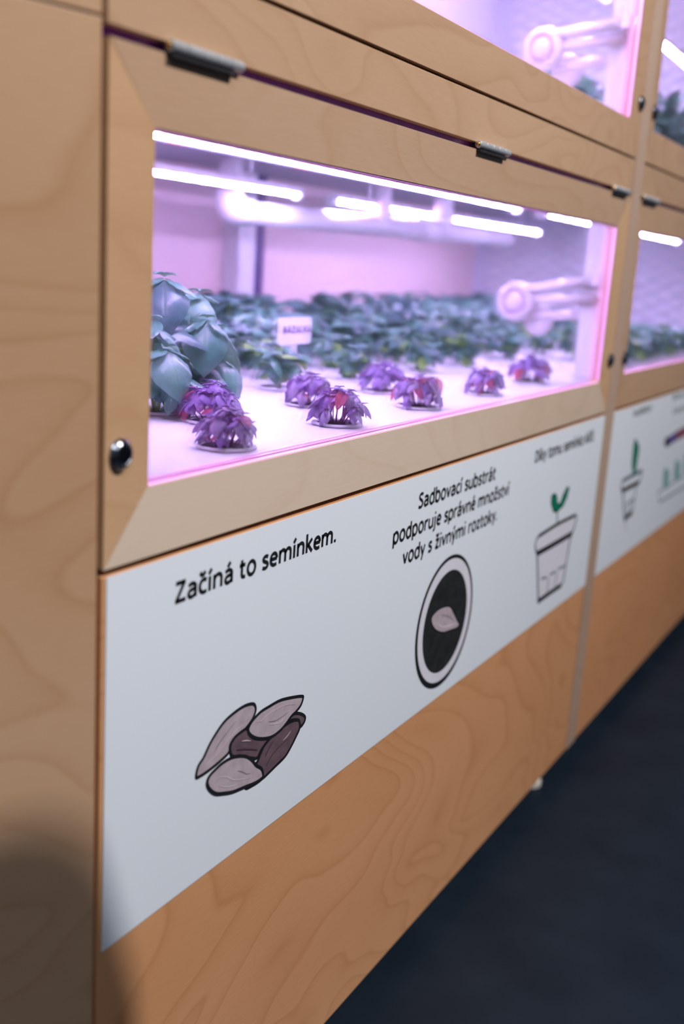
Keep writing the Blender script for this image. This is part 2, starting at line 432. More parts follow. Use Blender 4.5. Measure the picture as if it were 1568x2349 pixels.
# ---- a plain humanist sans drawn with strokes (units: cap height = 1)
def _o(cx, rx=.235, ry=.345, cy=.36, n=14):
    return ('c', [(cx + rx * math.cos(2 * math.pi * k / n), cy + ry * math.sin(2 * math.pi * k / n)) for k in range(n)])
_ST = ('l', [(.10, 0), (.10, .72)])
_AR = ('s', [(.10, .46), (.19, .62), (.33, .675), (.46, .61), (.51, .47), (.51, .25), (.51, 0)])
_DOT = ('l', [(.11, .88), (.11, 1.04)])
GLYPH = {
    'n': (.62, [_ST, _AR]),
    'm': (.97, [_ST, ('s', [(.10, .46), (.18, .62), (.30, .675), (.42, .61), (.47, .47), (.47, 0)]), ('s', [(.47, .46), (.56, .62), (.68, .675), (.80, .61), (.85, .47), (.85, 0)])]),
    'u': (.62, [('s', [(.10, .72), (.10, .26), (.15, .11), (.28, .045), (.41, .10), (.51, .25)]), ('l', [(.51, .72), (.51, 0)])]),
    'a': (.58, [('s', [(.09, .60), (.22, .675), (.36, .66), (.46, .56), (.47, .42), (.47, 0)]), ('s', [(.47, .405), (.30, .40), (.15, .34), (.095, .20), (.15, .08), (.26, .045), (.38, .09), (.47, .20)])]),
    'c': (.50, [('s', [(.46, .61), (.34, .675), (.20, .63), (.11, .50), (.09, .36), (.11, .21), (.20, .09), (.34, .045), (.47, .10)])]),
    'e': (.58, [('l', [(.10, .375), (.52, .375)]), ('s', [(.505, .375), (.49, .50), (.42, .62), (.31, .675), (.19, .63), (.11, .51), (.09, .36), (.11, .20), (.21, .09), (.34, .045), (.49, .09)])]),
    'o': (.64, [_o(.32)]),
    's': (.48, [('s', [(.42, .61), (.31, .675), (.18, .655), (.105, .56), (.14, .45), (.26, .375), (.37, .30), (.405, .19), (.34, .08), (.22, .045), (.06, .10)])]),
    't': (.42, [('s', [(.17, .93), (.17, .45), (.17, .20), (.21, .08), (.30, .045), (.39, .06)]), ('l', [(.03, .66), (.38, .66)])]),
    'k': (.56, [('l', [(.10, 0), (.10, 1.06)]), ('l', [(.49, .72), (.14, .36)]), ('l', [(.21, .42), (.51, 0)])]),
    'l': (.25, [('l', [(.11, 0), (.11, 1.06)])]),
    'i': (.24, [('l', [(.11, 0), (.11, .72)]), _DOT]),
    'j': (.26, [('s', [(.13, .72), (.13, .2), (.13, -.08), (.08, -.2), (-.05, -.24)]), ('l', [(.13, .88), (.13, 1.04)])]),
    'd': (.63, [_o(.31, .225), ('l', [(.52, 0), (.52, 1.06)])]),
    'b': (.63, [_o(.32, .225), ('l', [(.10, 0), (.10, 1.06)])]),
    'p': (.63, [_o(.32, .225), ('l', [(.10, -.28), (.10, .72)])]),
    'r': (.42, [_ST, ('s', [(.10, .44), (.18, .60), (.29, .665), (.40, .65)])]),
    'v': (.53, [('l', [(.05, .72), (.265, .03)]), ('l', [(.48, .72), (.265, .03)])]),
    'y': (.53, [('l', [(.05, .72), (.27, .06)]), ('l', [(.48, .72), (.17, -.28)])]),
    'z': (.48, [('l', [(.05, .645), (.43, .645)]), ('l', [(.40, .66), (.08, .06)]), ('l', [(.05, .075), (.45, .075)])]),
    'Z': (.62, [('l', [(.06, .925), (.57, .925)]), ('l', [(.53, .94), (.08, .06)]), ('l', [(.04, .075), (.59, .075)])]),
    'S': (.58, [('s', [(.50, .86), (.37, .945), (.22, .92), (.125, .80), (.16, .65), (.30, .54), (.44, .43), (.49, .26), (.42, .11), (.26, .045), (.06, .12)])]),
    'D': (.70, [('l', [(.11, 0), (.11, 1)]), ('s', [(.10, .925), (.30, .92), (.49, .83), (.58, .64), (.60, .50), (.57, .32), (.48, .16), (.30, .08), (.10, .075)])]),
    'B': (.62, [('l', [(.11, 0), (.11, 1)]), ('s', [(.10, .925), (.35, .92), (.47, .82), (.45, .60), (.30, .53), (.12, .53)]), ('s', [(.12, .53), (.40, .50), (.53, .36), (.51, .18), (.36, .08), (.10, .075)])]),
    'A': (.66, [('l', [(.04, 0), (.33, 1)]), ('l', [(.62, 0), (.33, 1)]), ('l', [(.14, .28), (.52, .28)])]),
    'L': (.50, [('l', [(.11, 0), (.11, 1)]), ('l', [(.05, .075), (.48, .075)])]),
    'K': (.62, [('l', [(.11, 0), (.11, 1)]), ('l', [(.55, 1), (.15, .48)]), ('l', [(.23, .55), (.58, 0)])]),
    '.': (.24, [('l', [(.11, 0), (.11, .17)])]),
    ' ': (.27, []),
}
ACCENT = {'\u010d': ('c', 'v'), '\u00ed': ('i', '/'), '\u00e1': ('a', '/'), '\u00e9': ('e', '/'), '\u00fd': ('y', '/'), '\u017e': ('z', 'v')}

def text(name, body, x0, x1, zbase, cap, Y, mat, parent, weight=0.21):
    pen = 0.0; segs = []
    for ch in body:
        base, acc = ACCENT.get(ch, (ch, ''))
        w, st = GLYPH[base]
        if base == 'i' and acc: st = st[:1]
        for kind, pts in st:
            segs.append((kind, [(pen + x, z) for x, z in pts]))
        m = pen + w * (.46 if base != 'i' else .42)
        if acc == '/': segs.append(('l', [(m - .05, .83), (m + .10, 1.06)]))
        if acc == 'v': segs += [('l', [(m - .15, 1.05), (m, .84)]), ('l', [(m + .15, 1.05), (m, .84)])]
        pen += w + .035
    k = (x1 - x0) / (pen - .035)
    bm = B()
    for kind, pts in segs:
        P = [(x0 + x * k, zbase + z * cap) for x, z in pts]
        stroke(bm, P, weight * cap, Y, kind == 'c', kind != 'l')
    return obj(name, bm, mat, parent)

# ---------------------------------------------------------------- measures (metres)
ZF = 0.045                    # underside of the cabinets above the floor
XL, XP0, XP1, XE = 0.561, 1.8305, 1.8805, 3.15   # left edge, post, right end
YB = 0.79                     # back of the compartments
ZT = 0.7325                   # top of the lower growing tray
XEND = 3.08                   # inner face of the far end wall

# ---------------------------------------------------------------- floor
fl = obj('floor', box(B(), -3.0, 7.0, -4.5, 1.6, -0.02, 0.0), M['floor'])
tag(fl, kind='structure')

for nm, a in (('ceiling', (-3.0, 7.0, -4.5, 1.6, 3.0, 3.02)), ('wall_back', (-3.0, 7.0, 1.5, 1.6, 0.0, 3.0)), ('wall_front', (-3.0, 7.0, -4.5, -4.4, 0.0, 3.0))):
    tag(obj(nm, box(B(), *a), M['room_paint']), kind='structure')

# ---------------------------------------------------------------- side panels left of the seam (turned a little away)
def side_panel(name, z0, z1, label):
    bm = B(); box(bm, -1.4, 0.0, 0.0, 0.018, z0, z1, 0.0008)
    o = obj(name, bm, M['wood_side'])
    o.location = (0.5555, 0.0, 0.0)
    o.rotation_euler = (0, 0, math.radians(-12))
    return tag(o, label, 'panel')
side_panel('side_panel', 0.03, 1.0445, 'tall birch plywood side panel left of the seam, partly in shadow at the bottom')
side_panel('side_panel', 1.0462, 1.75, 'upper birch plywood side panel above the joint in the top left corner')

# ---------------------------------------------------------------- cabinets
def arc(cx, cz, r, a0, a1, n=5):
    return [(cx + r * math.cos(a0 + (a1 - a0) * k / n), cz + r * math.sin(a0 + (a1 - a0) * k / n)) for k in range(n + 1)]

def frame_piece(name, outer, inner, mat, parent, label=None, yo=-0.0012, yi=0.0022, yb=0.018):
    """mitred frame member, its face falling a few millimetres from the outer edge to the window edge."""
    bm = B()
    fo = [bm.verts.new((x, yo, z)) for x, z in outer]; fi = [bm.verts.new((x, yi, z)) for x, z in inner]
    bo = [bm.verts.new((x, yb, z)) for x, z in outer]; bi = [bm.verts.new((x, yb, z)) for x, z in inner]
    front = fo + fi[::-1]; back = bo + bi[::-1]
    bm.faces.new(front); bm.faces.new(back[::-1])
    n = len(front)
    for k in range(n):
        bm.faces.new((front[k], back[k], back[(k + 1) % n], front[(k + 1) % n]))
    bmesh.ops.triangulate(bm, faces=[f for f in bm.faces if len(f.verts) > 4])
    return obj(name, bm, mat, parent, label)

def lock(x, z, parent):
    bm = B()
    lathe(bm, (x, -0.0005, z), (0, -1, 0), [(0.0, 0.0), (0.0118, 0.0), (0.0118, 0.0018), (0.0106, 0.0032), (0.0104, 0.0036), (0.0088, 0.0050), (0.0072, 0.0056), (0.0066, 0.0050), (0.0, 0.0050)], 28)
    box(bm, x - 0.0008, x + 0.0008, -0.0068, -0.0050, z - 0.0042, z + 0.0042)
    return obj('lock', bm, M['dark_steel'], parent, 'dark chrome round cam lock', smooth=False)

def door(parent, x0, x1, z0, z1, ox0, ox1, oz0, oz1, mats, rc=0.004):
    d = empty('door', ((x0 + x1) / 2, 0.0, z0), parent)
    g = 0.0006
    q = math.pi / 4
    # inner arcs, split on the mitre
    bl, br, tr, tl = (ox0 + rc, oz0 + rc), (ox1 - rc, oz0 + rc), (ox1 - rc, oz1 - rc), (ox0 + rc, oz1 - rc)
    bot = arc(*bl, rc, 5 * q, 6 * q) + arc(*br, rc, 6 * q, 7 * q)
    rig = arc(*br, rc, 7 * q, 8 * q) + arc(*tr, rc, 0, q)
    top = arc(*tr, rc, q, 2 * q) + arc(*tl, rc, 2 * q, 3 * q)
    lef = arc(*tl, rc, 3 * q, 4 * q) + arc(*bl, rc, 4 * q, 5 * q)
    frame_piece('bottom_rail', [(x0 + g, z0), (x1 - g, z0)], bot, M[mats[0]], d, 'paler birch rail along the foot of the door')
    frame_piece('right_stile', [(x1, z0 + g), (x1, z1 - g)], rig, M[mats[1]], d)
    frame_piece('top_rail', [(x1 - g, z1), (x0 + g, z1)], top, M[mats[2]], d)
    frame_piece('left_stile', [(x0, z1 - g), (x0, z0 + g)], lef, M[mats[1]], d)
    bm = B(); box(bm, ox0 + 0.0002, ox1 - 0.0002, 0.009, 0.0126, oz0 + 0.0002, oz1 - 0.0002)
    e = 0.0009
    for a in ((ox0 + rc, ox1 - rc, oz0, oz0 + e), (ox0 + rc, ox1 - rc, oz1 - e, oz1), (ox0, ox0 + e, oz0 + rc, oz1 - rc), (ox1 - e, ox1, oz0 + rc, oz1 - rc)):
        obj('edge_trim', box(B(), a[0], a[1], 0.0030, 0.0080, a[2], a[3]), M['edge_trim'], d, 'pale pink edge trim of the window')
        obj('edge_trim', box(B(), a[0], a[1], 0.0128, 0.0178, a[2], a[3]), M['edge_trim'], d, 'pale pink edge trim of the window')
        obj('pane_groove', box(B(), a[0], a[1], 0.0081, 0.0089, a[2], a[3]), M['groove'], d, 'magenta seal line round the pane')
    obj('window_pane', bm, M['pane'], d, 'clear acrylic window pane')
    return d

def hinge(parent, x0, x1, z=1.0400):
    h = empty('hinge', ((x0 + x1) / 2, -0.003, z), parent)
    n = 5; w = (x1 - x0) / n
    for k in range(n):
        bm = B(); lathe(bm, (x0 + k * w + 0.0003, -0.0034, z), (1, 0, 0), [(0.0, 0), (0.0030, 0), (0.0043, 0.0007), (0.0043, w - 0.0013), (0.0036, w - 0.0006), (0.0, w - 0.0006)], 16)
        obj('knuckle', bm, M['steel'], h, smooth=False)
    bm = B(); lathe(bm, (x0 - 0.0016, -0.0034, z), (1, 0, 0), [(0.0, 0), (0.0022, 0.0008), (0.0024, 0.0018), (0.0, 0.0018)], 12)
    obj('hinge_pin', bm, M['brass'], h, 'brass pin end', smooth=True)
    bm = B(); box(bm, x0 + 0.001, x1 - 0.010, -0.0062, 0.0004, z - 0.0078, z - 0.0052, 0.0004)  # black strip stands in for the shadow under the knuckles
    obj('hinge_leaf', bm, M['black_metal'], h, 'black hinge leaf')
    return h

def door_stay(parent, x, y1, z1, zsc):
    """folding stay at the right jamb: round pivot housing with a cap, two arms and their brackets."""
    s = empty('door_stay', (x, 0.02, z1), parent)
    s['label'] = 'pinkish white folding door stay with a round pivot'
    P = lambda dy, dz, dx=0.0: (x + dx, y1 + dy, z1 + dz)
    bm = B(); lathe(bm, P(0, 0, 0.004), (-1, 0, 0), [(0.0, 0), (0.034, 0.0), (0.0355, 0.006), (0.034, 0.012), (0.030, 0.017), (0.023, 0.020), (0.022, 0.0185), (0.016, 0.0185), (0.015, 0.021), (0.008, 0.0225), (0.0, 0.0225)], 32)
    obj('pivot_housing', bm, M['stay_plastic'], s, smooth=True)
    bm = B(); lathe(bm, P(0, 0, -0.0155), (-1, 0, 0), [(0.0165, 0), (0.0165, 0.0022), (0.0215, 0.0022), (0.0215, 0)], 28)
    obj('pivot_ring', bm, M['stay_ring'], s, 'mauve ring on the pivot')
    bm = B(); lathe(bm, P(-0.035, -0.030, 0.030), (-1, 0, 0), [(0.0, 0), (0.026, 0), (0.027, 0.008), (0.022, 0.014), (0.0, 0.015)], 28)
    obj('pivot_housing', bm, M['stay_plastic'], s, smooth=True)
    za, zb = z1 + 0.040 * zsc + 0.004, z1 - 0.012
    for (dy0, dz0, ze, dx) in ((-0.012, 0.020, za, -0.006), (-0.010, 0.004, z1 + 0.012, 0.002), (-0.020, -0.026, zb, 0.020)):
        bm = B(); tube(bm, [P(dy0, dz0, dx), (x + dx, 0.030, ze)], 0.0085, 12)
        obj('stay_arm', bm, M['stay_plastic'], s, smooth=True)
    for ze, dx in ((za, -0.006), (zb, 0.020)):
        bm = B(); box(bm, x + dx - 0.010, x + 0.0295, 0.0185, 0.034, ze - 0.010, ze + 0.010, 0.002)
        obj('stay_bracket', bm, M['stay_plastic'], s)
    return s

def end_wall(parent, x, z0, z1, name='end_panel'):
    """white end wall pressed with rows of long lozenges."""
    wall = obj(name, box(B(), x, x + 0.012, 0.024, YB, z0, z1), M['end_grey'], parent, 'end wall set with rows of white lozenges')
    bm = B()
    dy, dz = 0.072, 0.036
    r = 0; z = z0 + 0.02
    while z < z1 - 0.02:
        y = 0.07 + (dy / 2 if r % 2 else 0)
        while y < YB - 0.04:
            a = [bm.verts.new((x - 0.0004, y - dy * .46, z)), bm.verts.new((x - 0.0004, y, z - dz * .42)), bm.verts.new((x - 0.0004, y + dy * .46, z)), bm.verts.new((x - 0.0004, y, z + dz * .42))]
            t = bm.verts.new((x - 0.011, y, z - 0.006))
            for k in range(4): bm.faces.new((a[k], a[(k + 1) % 4], t))
            y += dy
        z += dz / 2; r += 1
    lz = obj('lozenge_rows', bm, M['white_panel'], wall, 'rows of raised white lozenges')
    lz['kind'] = 'stuff'
    return wall

# --- lower near cabinet
c1 = empty('grow_cabinet', (1.19, 0.3, ZF))
tag(c1, 'lower birch plywood grow cabinet nearest the camera, purple lit window above the seed sign', 'cabinet')
dz0, dz1 = 0.6785, 1.0346
GL = (0.6115, 1.7785, 0.7315, 0.9855)   # window of the near door
d1 = door(c1, XL, 1.8290, dz0, dz1, *GL, ('wood_rail_low', 'wood_stile', 'wood_rail_top'))
lock(0.5772, 0.7608, d1); lock(1.8162, 0.7672, d1)
obj('fixed_rail', box(B(), XL, 1.8290, 0.0, 0.018, 1.0424, 1.0928, 0.0006), M['wood_fixed'], c1)
obj('base_panel', box(B(), XL, 1.8290, 0.0, 0.018, ZF, 0.6728, 0.0006), M['wood_base'], c1)
obj('seal_strip', box(B(), XL, 1.8290, 0.0085, 0.0165, 1.0343, 1.0427), M['seal'], c1, 'dark violet seal in the gap above the door')
hinge(c1, 0.6182, 0.7044); hinge(c1, 1.1660, 1.2590); hinge(c1, 1.7130, 1.8020)
obj('shelf_panel', box(B(), XL, 1.8545, 0.020, YB, 0.680, 0.698), M['wood_inside'], c1)
obj('end_panel', box(B(), XL, XL + 0.012, 0.0205, YB, 0.6985, 1.0595), M['wood_inside'], c1)
obj('back_panel', box(B(), XL, 1.8545, YB, YB + 0.015, 0.5, 1.0595), M['wood_inside'], c1)
obj('ceiling_panel', box(B(), XL, 1.8545, 0.0205, 0.335, 1.060, 1.074, 0.002), M['grey_panel'], c1)
obj('ceiling_panel', box(B(), XL, 1.8545, 0.341, YB, 1.060, 1.074, 0.002), M['grey_panel'], c1)
obj('ceiling_batten', box(B(), XL + 0.013, 1.8545, 0.28, 0.31, 1.046, 1.0595, 0.002), M['white_panel'], c1)
obj('inner_post', box(B(), 1.801, 1.8545, 0.0205, 0.056, 0.7335, 1.0595, 0.002), M['white_panel'], c1, 'white inner post')
obj('rear_post', box(B(), 1.792, 1.850, 0.752, YB - 0.0005, 0.7335, 1.0595, 0.002), M['white_panel'], c1, 'white rear post')
obj('rear_channel', box(B(), 1.8505, 1.880, 0.750, YB - 0.0005, 0.7335, 1.0595, 0.001), M['channel'], c1, 'dark channel beside the rear post')
door_stay(c1, 1.790, 0.165, 0.854, 1.0)
def foot(parent, x, y):
    f = empty('foot', (x, y, 0.0), parent)
    bm = B(); lathe(bm, (x, y, 0.0), (0, 0, 1), [(0.0, 0), (0.017, 0), (0.019, 0.003), (0.019, 0.012), (0.014, 0.018), (0.006, 0.020), (0.006, ZF), (0.0, ZF)], 20)
    return obj('foot_pad', bm, M['foot_plastic'], f, 'white levelling foot', smooth=False)
foot(c1, 1.742, 0.032); foot(c1, 0.66, 0.032); foot(c1, 0.66, 0.72); foot(c1, 1.742, 0.72)
obj('bottom_panel', box(B(), XL, 1.8290, 0.0185, YB, ZF, ZF + 0.015), M['wood_inside'], c1)

# --- lower far cabinet
c2 = empty('grow_cabinet', (2.5, 0.3, ZF))
tag(c2, 'lower birch plywood grow cabinet beyond the divider post, cut by the right edge', 'cabinet')
d2 = door(c2, 1.8825, XE, dz0, dz1, 1.9285, XE - 0.046, 0.7375, 0.9855, ('wood_far_door', 'wood_far_door', 'wood_far_door'))
lock(1.9070, 0.7662, d2)
obj('fixed_rail', box(B(), 1.8825, XE, 0.0, 0.018, 1.0424, 1.0928, 0.0006), M['wood_upper'], c2)
obj('base_panel', box(B(), 1.8825, XE, 0.0, 0.018, ZF, 0.6728, 0.0006), M['wood_base_b'], c2)
obj('seal_strip', box(B(), 1.8825, XE, 0.0085, 0.0165, 1.0343, 1.0427), M['seal'], c2, 'dark violet seal in the gap above the door')
hinge(c2, 1.8960, 2.0000)
obj('shelf_panel', box(B(), 1.8555, XE, 0.020, YB, 0.680, 0.698), M['wood_inside'], c2)
obj('back_panel', box(B(), 1.8555, XE, YB, YB + 0.015, 0.5, 1.0595), M['wood_inside'], c2)
obj('ceiling_panel', box(B(), 1.8555, XE, 0.0205, 0.335, 1.060, 1.074, 0.002), M['grey_panel'], c2)
obj('ceiling_panel', box(B(), 1.8555, XE, 0.341, YB, 1.060, 1.074, 0.002), M['grey_panel'], c2)
end_wall(c2, XEND, 0.6985, 1.0595)
foot(c2, 2.06, 0.40)
obj('bottom_panel', box(B(), 1.8825, XE, 0.0185, YB, ZF, ZF + 0.015), M['wood_inside'], c2)

# --- upper cabinets
ZU0, ZU1 = 1.0962, 1.4530
ZTU = 1.128
def upper(x0, x1, ix0, ix1, ox, label, far):
    c = empty('grow_cabinet', ((x0 + x1) / 2, 0.3, 1.0955))
    tag(c, label, 'cabinet')
    d = door(c, x0, x1, ZU0, ZU1, ox[0], ox[1], 1.1500, 1.4035, ('wood_upper', 'wood_upper', 'wood_upper'))
    obj('fixed_rail', box(B(), x0, x1, 0.0, 0.018, 1.459, 1.76, 0.0006), M['wood_upper'], c)
    obj('shelf_panel', box(B(), ix0, ix1, 0.0205, YB, 1.0955, 1.110), M['wood_inside'], c)
    obj('back_panel', box(B(), ix0, ix1, YB, YB + 0.015, 1.0955, 1.7595), M['white_panel'], c)
    obj('ceiling_panel', box(B(), ix0, ix1, 0.0205, YB, 1.7600, 1.774), M['white_panel'], c)
    if not far:
        obj('end_panel', box(B(), x0, x0 + 0.012, 0.0205, YB, 1.1105, 1.7595), M['wood_inside'], c)
        obj('inner_post', box(B(), 1.801, 1.8545, 0.0205, 0.056, 1.1290, 1.7595, 0.002), M['white_panel'], c, 'white inner post')
        door_stay(c, 1.790, 0.160, 1.260, 0.75)
    else:
        end_wall(c, XEND, 1.1105, 1.7595)
    return c, d
c3, d3 = upper(XL, 1.8290, XL, 1.8545, (0.6115, 1.7785), 'upper birch plywood grow cabinet above the fixed rail, window with a white door stay', False)
lock(1.8180, 1.1785, d3)
c4, d4 = upper(1.8825, XE, 1.8555, XE, (1.9285, XE - 0.046), 'upper birch plywood grow cabinet in the top right corner beyond the divider post', True)
lock(1.9060, 1.1775, d4)

# --- divider post
po = obj('divider_post', box(B(), XP0, XP1, -0.0025, 0.018, ZF, 1.76, 0.0012), M['wood_post'])
po.location = (0, 0, 0)
tag(po, 'narrow light birch post between the near and far cabinets', 'post')

# ---------------------------------------------------------------- trays, lamps, pipes
t1 = empty('growing_tray', (1.8, 0.4, 0.698))
tag(t1, 'long white growing tray behind the lower windows, set with basil plants', 'tray')
obj('tray_deck', box(B(), XL + 0.013, XEND - 0.012, 0.0215, YB - 0.003, 0.6982, ZT, 0.002), M['tray_white'], t1)
t2 = empty('growing_tray', (1.8, 0.4, 1.110))
tag(t2, 'white growing tray behind the upper windows, above the fixed rail', 'tray')
obj('tray_deck', box(B(), XL + 0.013, XEND - 0.012, 0.0215, YB - 0.003, 1.1102, ZTU, 0.002), M['tray_white'], t2)

def grow_light(x0, x1, y, z, label, zc, rot=0.0):
    g = empty('grow_light', ((x0 + x1) / 2, y, z + 0.014))
    tag(g, label, 'grow light', 'tube grow lights')
    bm = B(); box(bm, x0 + 0.008, x1 - 0.008, y - 0.010, y + 0.010, z + 0.0045, z + 0.014, 0.002)
    obj('lamp_housing', bm, M['white_panel'], g)
    n = max(8, int((x1 - x0) / 0.055)); w = (x1 - x0 - 0.02) / n
    bm = B()
    seg = 8
    for k in range(n):
        xa = x0 + 0.010 + k * w
        for (a, b, mi) in ((xa, xa + 0.5 * w, 1 if k % 4 != 2 else 2), (xa + 0.5 * w, xa + w, 0)):
            ra, rb = [], []
            for s in range(seg + 1):
                t = math.pi + math.pi * s / seg
                cy, cz = y + 0.0078 * math.cos(t), z + 0.0045 + 0.0078 * math.sin(t)
                ra.append(bm.verts.new((a, cy, cz))); rb.append(bm.verts.new((b, cy, cz)))
            for s in range(seg):
                f = bm.faces.new((ra[s], ra[s + 1], rb[s + 1], rb[s])); f.material_index = mi
    obj('light_strip', bm, [M['led_soft'], M['led_white'], M['led_pink']], g, recalc=False)
    for xa, xb in ((x0, x0 + 0.0098), (x1 - 0.0098, x1)):
        bm = B(); lathe(bm, (xa, y, z + 0.003), (1, 0, 0), [(0, 0), (0.011, 0), (0.013, 0.003), (0.013, xb - xa), (0, xb - xa)], 16)
        obj('end_cap', bm, M['pvc'], g, smooth=False)
    if rot:
        obj('reflector', box(B(), x0 + 0.012, x1 - 0.012, y + 0.0125, y + 0.0140, z - 0.0015, z + 0.0135), M['white_panel'], g)  # added fin that keeps tube light off the upper back wall
    for xm in (x0 + 0.15, x1 - 0.15):
        bm = B(); tube(bm, [(xm, y, z + 0.0142), (xm, y, zc)], 0.004, 8)
        obj('hanger', bm, M['steel'], g)
    return g
YF, YR = 0.15, 0.535
grow_light(0.70, 1.715, YF, 1.0025, 'tube grow light along the near window top', 1.0598)
grow_light(1.825, 2.86, YF, 1.0025, 'tube grow light along the far window top, seen also at the near window corner', 1.0598)
grow_light(0.64, 1.655, YR, 1.0085, 'tube grow light crossing in front of the white pipe elbow', 1.0598, 1)
grow_light(1.765, 2.90, YR, 1.0085, 'tube grow light with separate dots behind the white vertical pipes', 1.0598, 1)
grow_light(1.05, 2.13, 0.17, 1.4120, 'bright tube grow light in the upper near window', 1.7598)
grow_light(2.165, 2.98, 0.17, 1.4120, 'bright tube grow light in the upper far window', 1.7598)

grow_light(0.90, 1.90, 0.45, 1.7000, 'tube grow light under the upper ceiling, near bay', 1.7598)  # both tubes added out of view to brighten the upper bays
grow_light(1.95, 2.95, 0.45, 1.7000, 'tube grow light under the upper ceiling, far bay', 1.7598)
pp = empty('water_pipe', (1.53, 0.6, 0.973))
tag(pp, 'white plastic water pipe with an elbow and risers under the lower ceiling', 'pipe')
PA, PB = Vector((1.545, 0.600, 0.9740)), Vector((2.42, 0.437, 0.9770))
def pl(t): return PA + (PB - PA) * t
obj('pipe_run', tube(B(), [pl(0.02), pl(0.62)], 0.0195, 16), M['pvc'], pp, smooth=True)
obj('pipe_run', tube(B(), [pl(0.66), pl(1.0)], 0.0185, 16), M['pvc'], pp, smooth=True)
obj('pipe_coupling', tube(B(), [pl(0.60), pl(0.68)], 0.0225, 16), M['pvc'], pp, smooth=True)
el = [pl(0.05)] + [PA + Vector((-0.004, 0, 0)) + Vector((0.02 * (1 - math.sin(a)), -0.004 * (1 - math.sin(a)), 0.024 * (1 - math.cos(a)))) for a in [i * math.pi / 12 for i in range(7)]] + [PA + Vector((-0.004, 0, 0.045))]
obj('pipe_elbow', tube(B(), el, 0.0250, 16), M['pvc'], pp, smooth=True)
obj('riser', tube(B(), [PA + Vector((-0.004, 0, 0.03)), PA + Vector((-0.004, 0, 0.0855))], 0.0205, 16), M['pvc'], pp, smooth=True)
def at_px(t): return pl(t)
for t in (0.46, 0.70):
    p = pl(t)
    obj('riser', tube(B(), [p + Vector((0, 0, 0.012)), (p.x, p.y, 1.0595)], 0.0200, 16), M['pvc'], pp, smooth=True)
    obj('tee', tube(B(), [p + Vector((0, 0, 0.010)), p + Vector((0, 0, 0.034))], 0.0240, 16), M['pvc'], pp, smooth=True)

# ---------------------------------------------------------------- plants
def leaf_mesh(name, droop, cup, width, pucker, nu=9, nv=7):
    me = bpy.data.meshes.new(name)
    vs, fs, uv = [], [], []
    ang = 0.0; px = pz = 0.0; row = []
    for i in range(nu):
        u = i / (nu - 1)
        if i:
            ang = -droop * ((i - .5) / (nu - 1)) ** 0.9
            px += math.cos(ang) / (nu - 1); pz += math.sin(ang) / (nu - 1)
        w = width * 0.5 * (math.sin(math.pi * min(1, u ** 0.72)) ** 0.75 if 0 < u < 1 else 0.0) + (0.010 if i == 0 else 0.004 if i == nu - 1 else 0)
        a2 = -droop * u ** 0.9
        nx, nz = -math.sin(a2), math.cos(a2)
        for j in range(nv):
            v = -1 + 2 * j / (nv - 1)
            h = cup * w * v * v + pucker * w * math.sin(7 * math.pi * u - 3.2 * abs(v)) * abs(v) * (1.25 - abs(v)) - 0.10 * w * math.exp(-(v / 0.22) ** 2)
            sh = 1 - 0.12 * abs(cup) * abs(v)
            vs.append((px + nx * h, w * v * sh, pz + nz * h)); uv.append((u, 0.5 + v / 2))
    for i in range(nu - 1):
        for j in range(nv - 1):
            a = i * nv + j
            fs.append((a, a + nv, a + nv + 1, a + 1))
    me.from_pydata(vs, [], fs)
    ul = me.uv_layers.new(name='UVMap')
    for p in me.polygons:
        p.use_smooth = True
        for li in p.loop_indices: ul.data[li].uv = uv[me.loops[li].vertex_index]
    return me

LEAVES = {}
def leaf_data(shape, mat):
    k = (shape, mat)
    if k not in LEAVES:
        me = LEAF_SHAPES[shape].copy(); me.name = 'leaf'
        me.materials.append(M[mat]); LEAVES[k] = me
    return LEAVES[k]
LEAF_SHAPES = {
    'hood': leaf_mesh('hood', 1.25, -0.50, 0.80, 0.20),
    'droop': leaf_mesh('droop', 0.85, -0.45, 0.62, 0.18),
    'flat': leaf_mesh('flat', 0.40, -0.30, 0.60, 0.13),
    'fold': leaf_mesh('fold', 0.70, 0.55, 0.56, 0.10),
    'bud': leaf_mesh('bud', 0.9, 0.6, 0.50, 0.05, 5, 5),
}
def lm(p, az, el, roll, s):
    return Matrix.Translation(Vector(p)) @ Matrix.Rotation(az, 4, 'Z') @ Matrix.Rotation(-el, 4, 'Y') @ Matrix.Rotation(roll, 4, 'X') @ Matrix.Diagonal((s, s, s, 1))

def child(name, me, parent, mat4=None):
    o = bpy.data.objects.new(name, me)
    COL.objects.link(o)
    o.parent = parent
    if mat4 is not None: o.matrix_basis = mat4
    return o

def mesh_of(bm, name, mat, smooth=True):
    me = bpy.data.meshes.new(name)
    bmesh.ops.recalc_face_normals(bm, faces=bm.faces)
    bm.to_mesh(me); bm.free()
    me.materials.append(mat)
    if smooth:
        for p in me.polygons: p.use_smooth = True
    return me

RIM = mesh_of(lathe(B(), (0, 0, 0), (0, 0, 1), [(0.0222, 0.0004), (0.0272, 0.0004), (0.0280, 0.0014), (0.0272, 0.0030), (0.0250, 0.0034), (0.0236, 0.0028), (0.0222, 0.0012), (0.0222, 0.0004)], 32), 'cup_rim', M['pvc'])
SOIL = mesh_of(lathe(B(), (0, 0, 0), (0, 0, 1), [(0.0, 0.0004), (0.0220, 0.0004), (0.0220, 0.0014), (0.012, 0.0022), (0.0, 0.0024)], 20), 'substrate', M['substrate'])

def stem_mesh(p0, p1, bend, r0, r1, mat):
    a, b = Vector(p0), Vector(p1)
    m = (a + b) / 2 + Vector(bend)
    pts = [a * (1 - t) ** 2 + m * 2 * t * (1 - t) + b * t * t for t in (0, .25, .5, .75, 1)]
    return mesh_of(tube(B(), pts, r0, 6, True, r1), 'stem', mat)

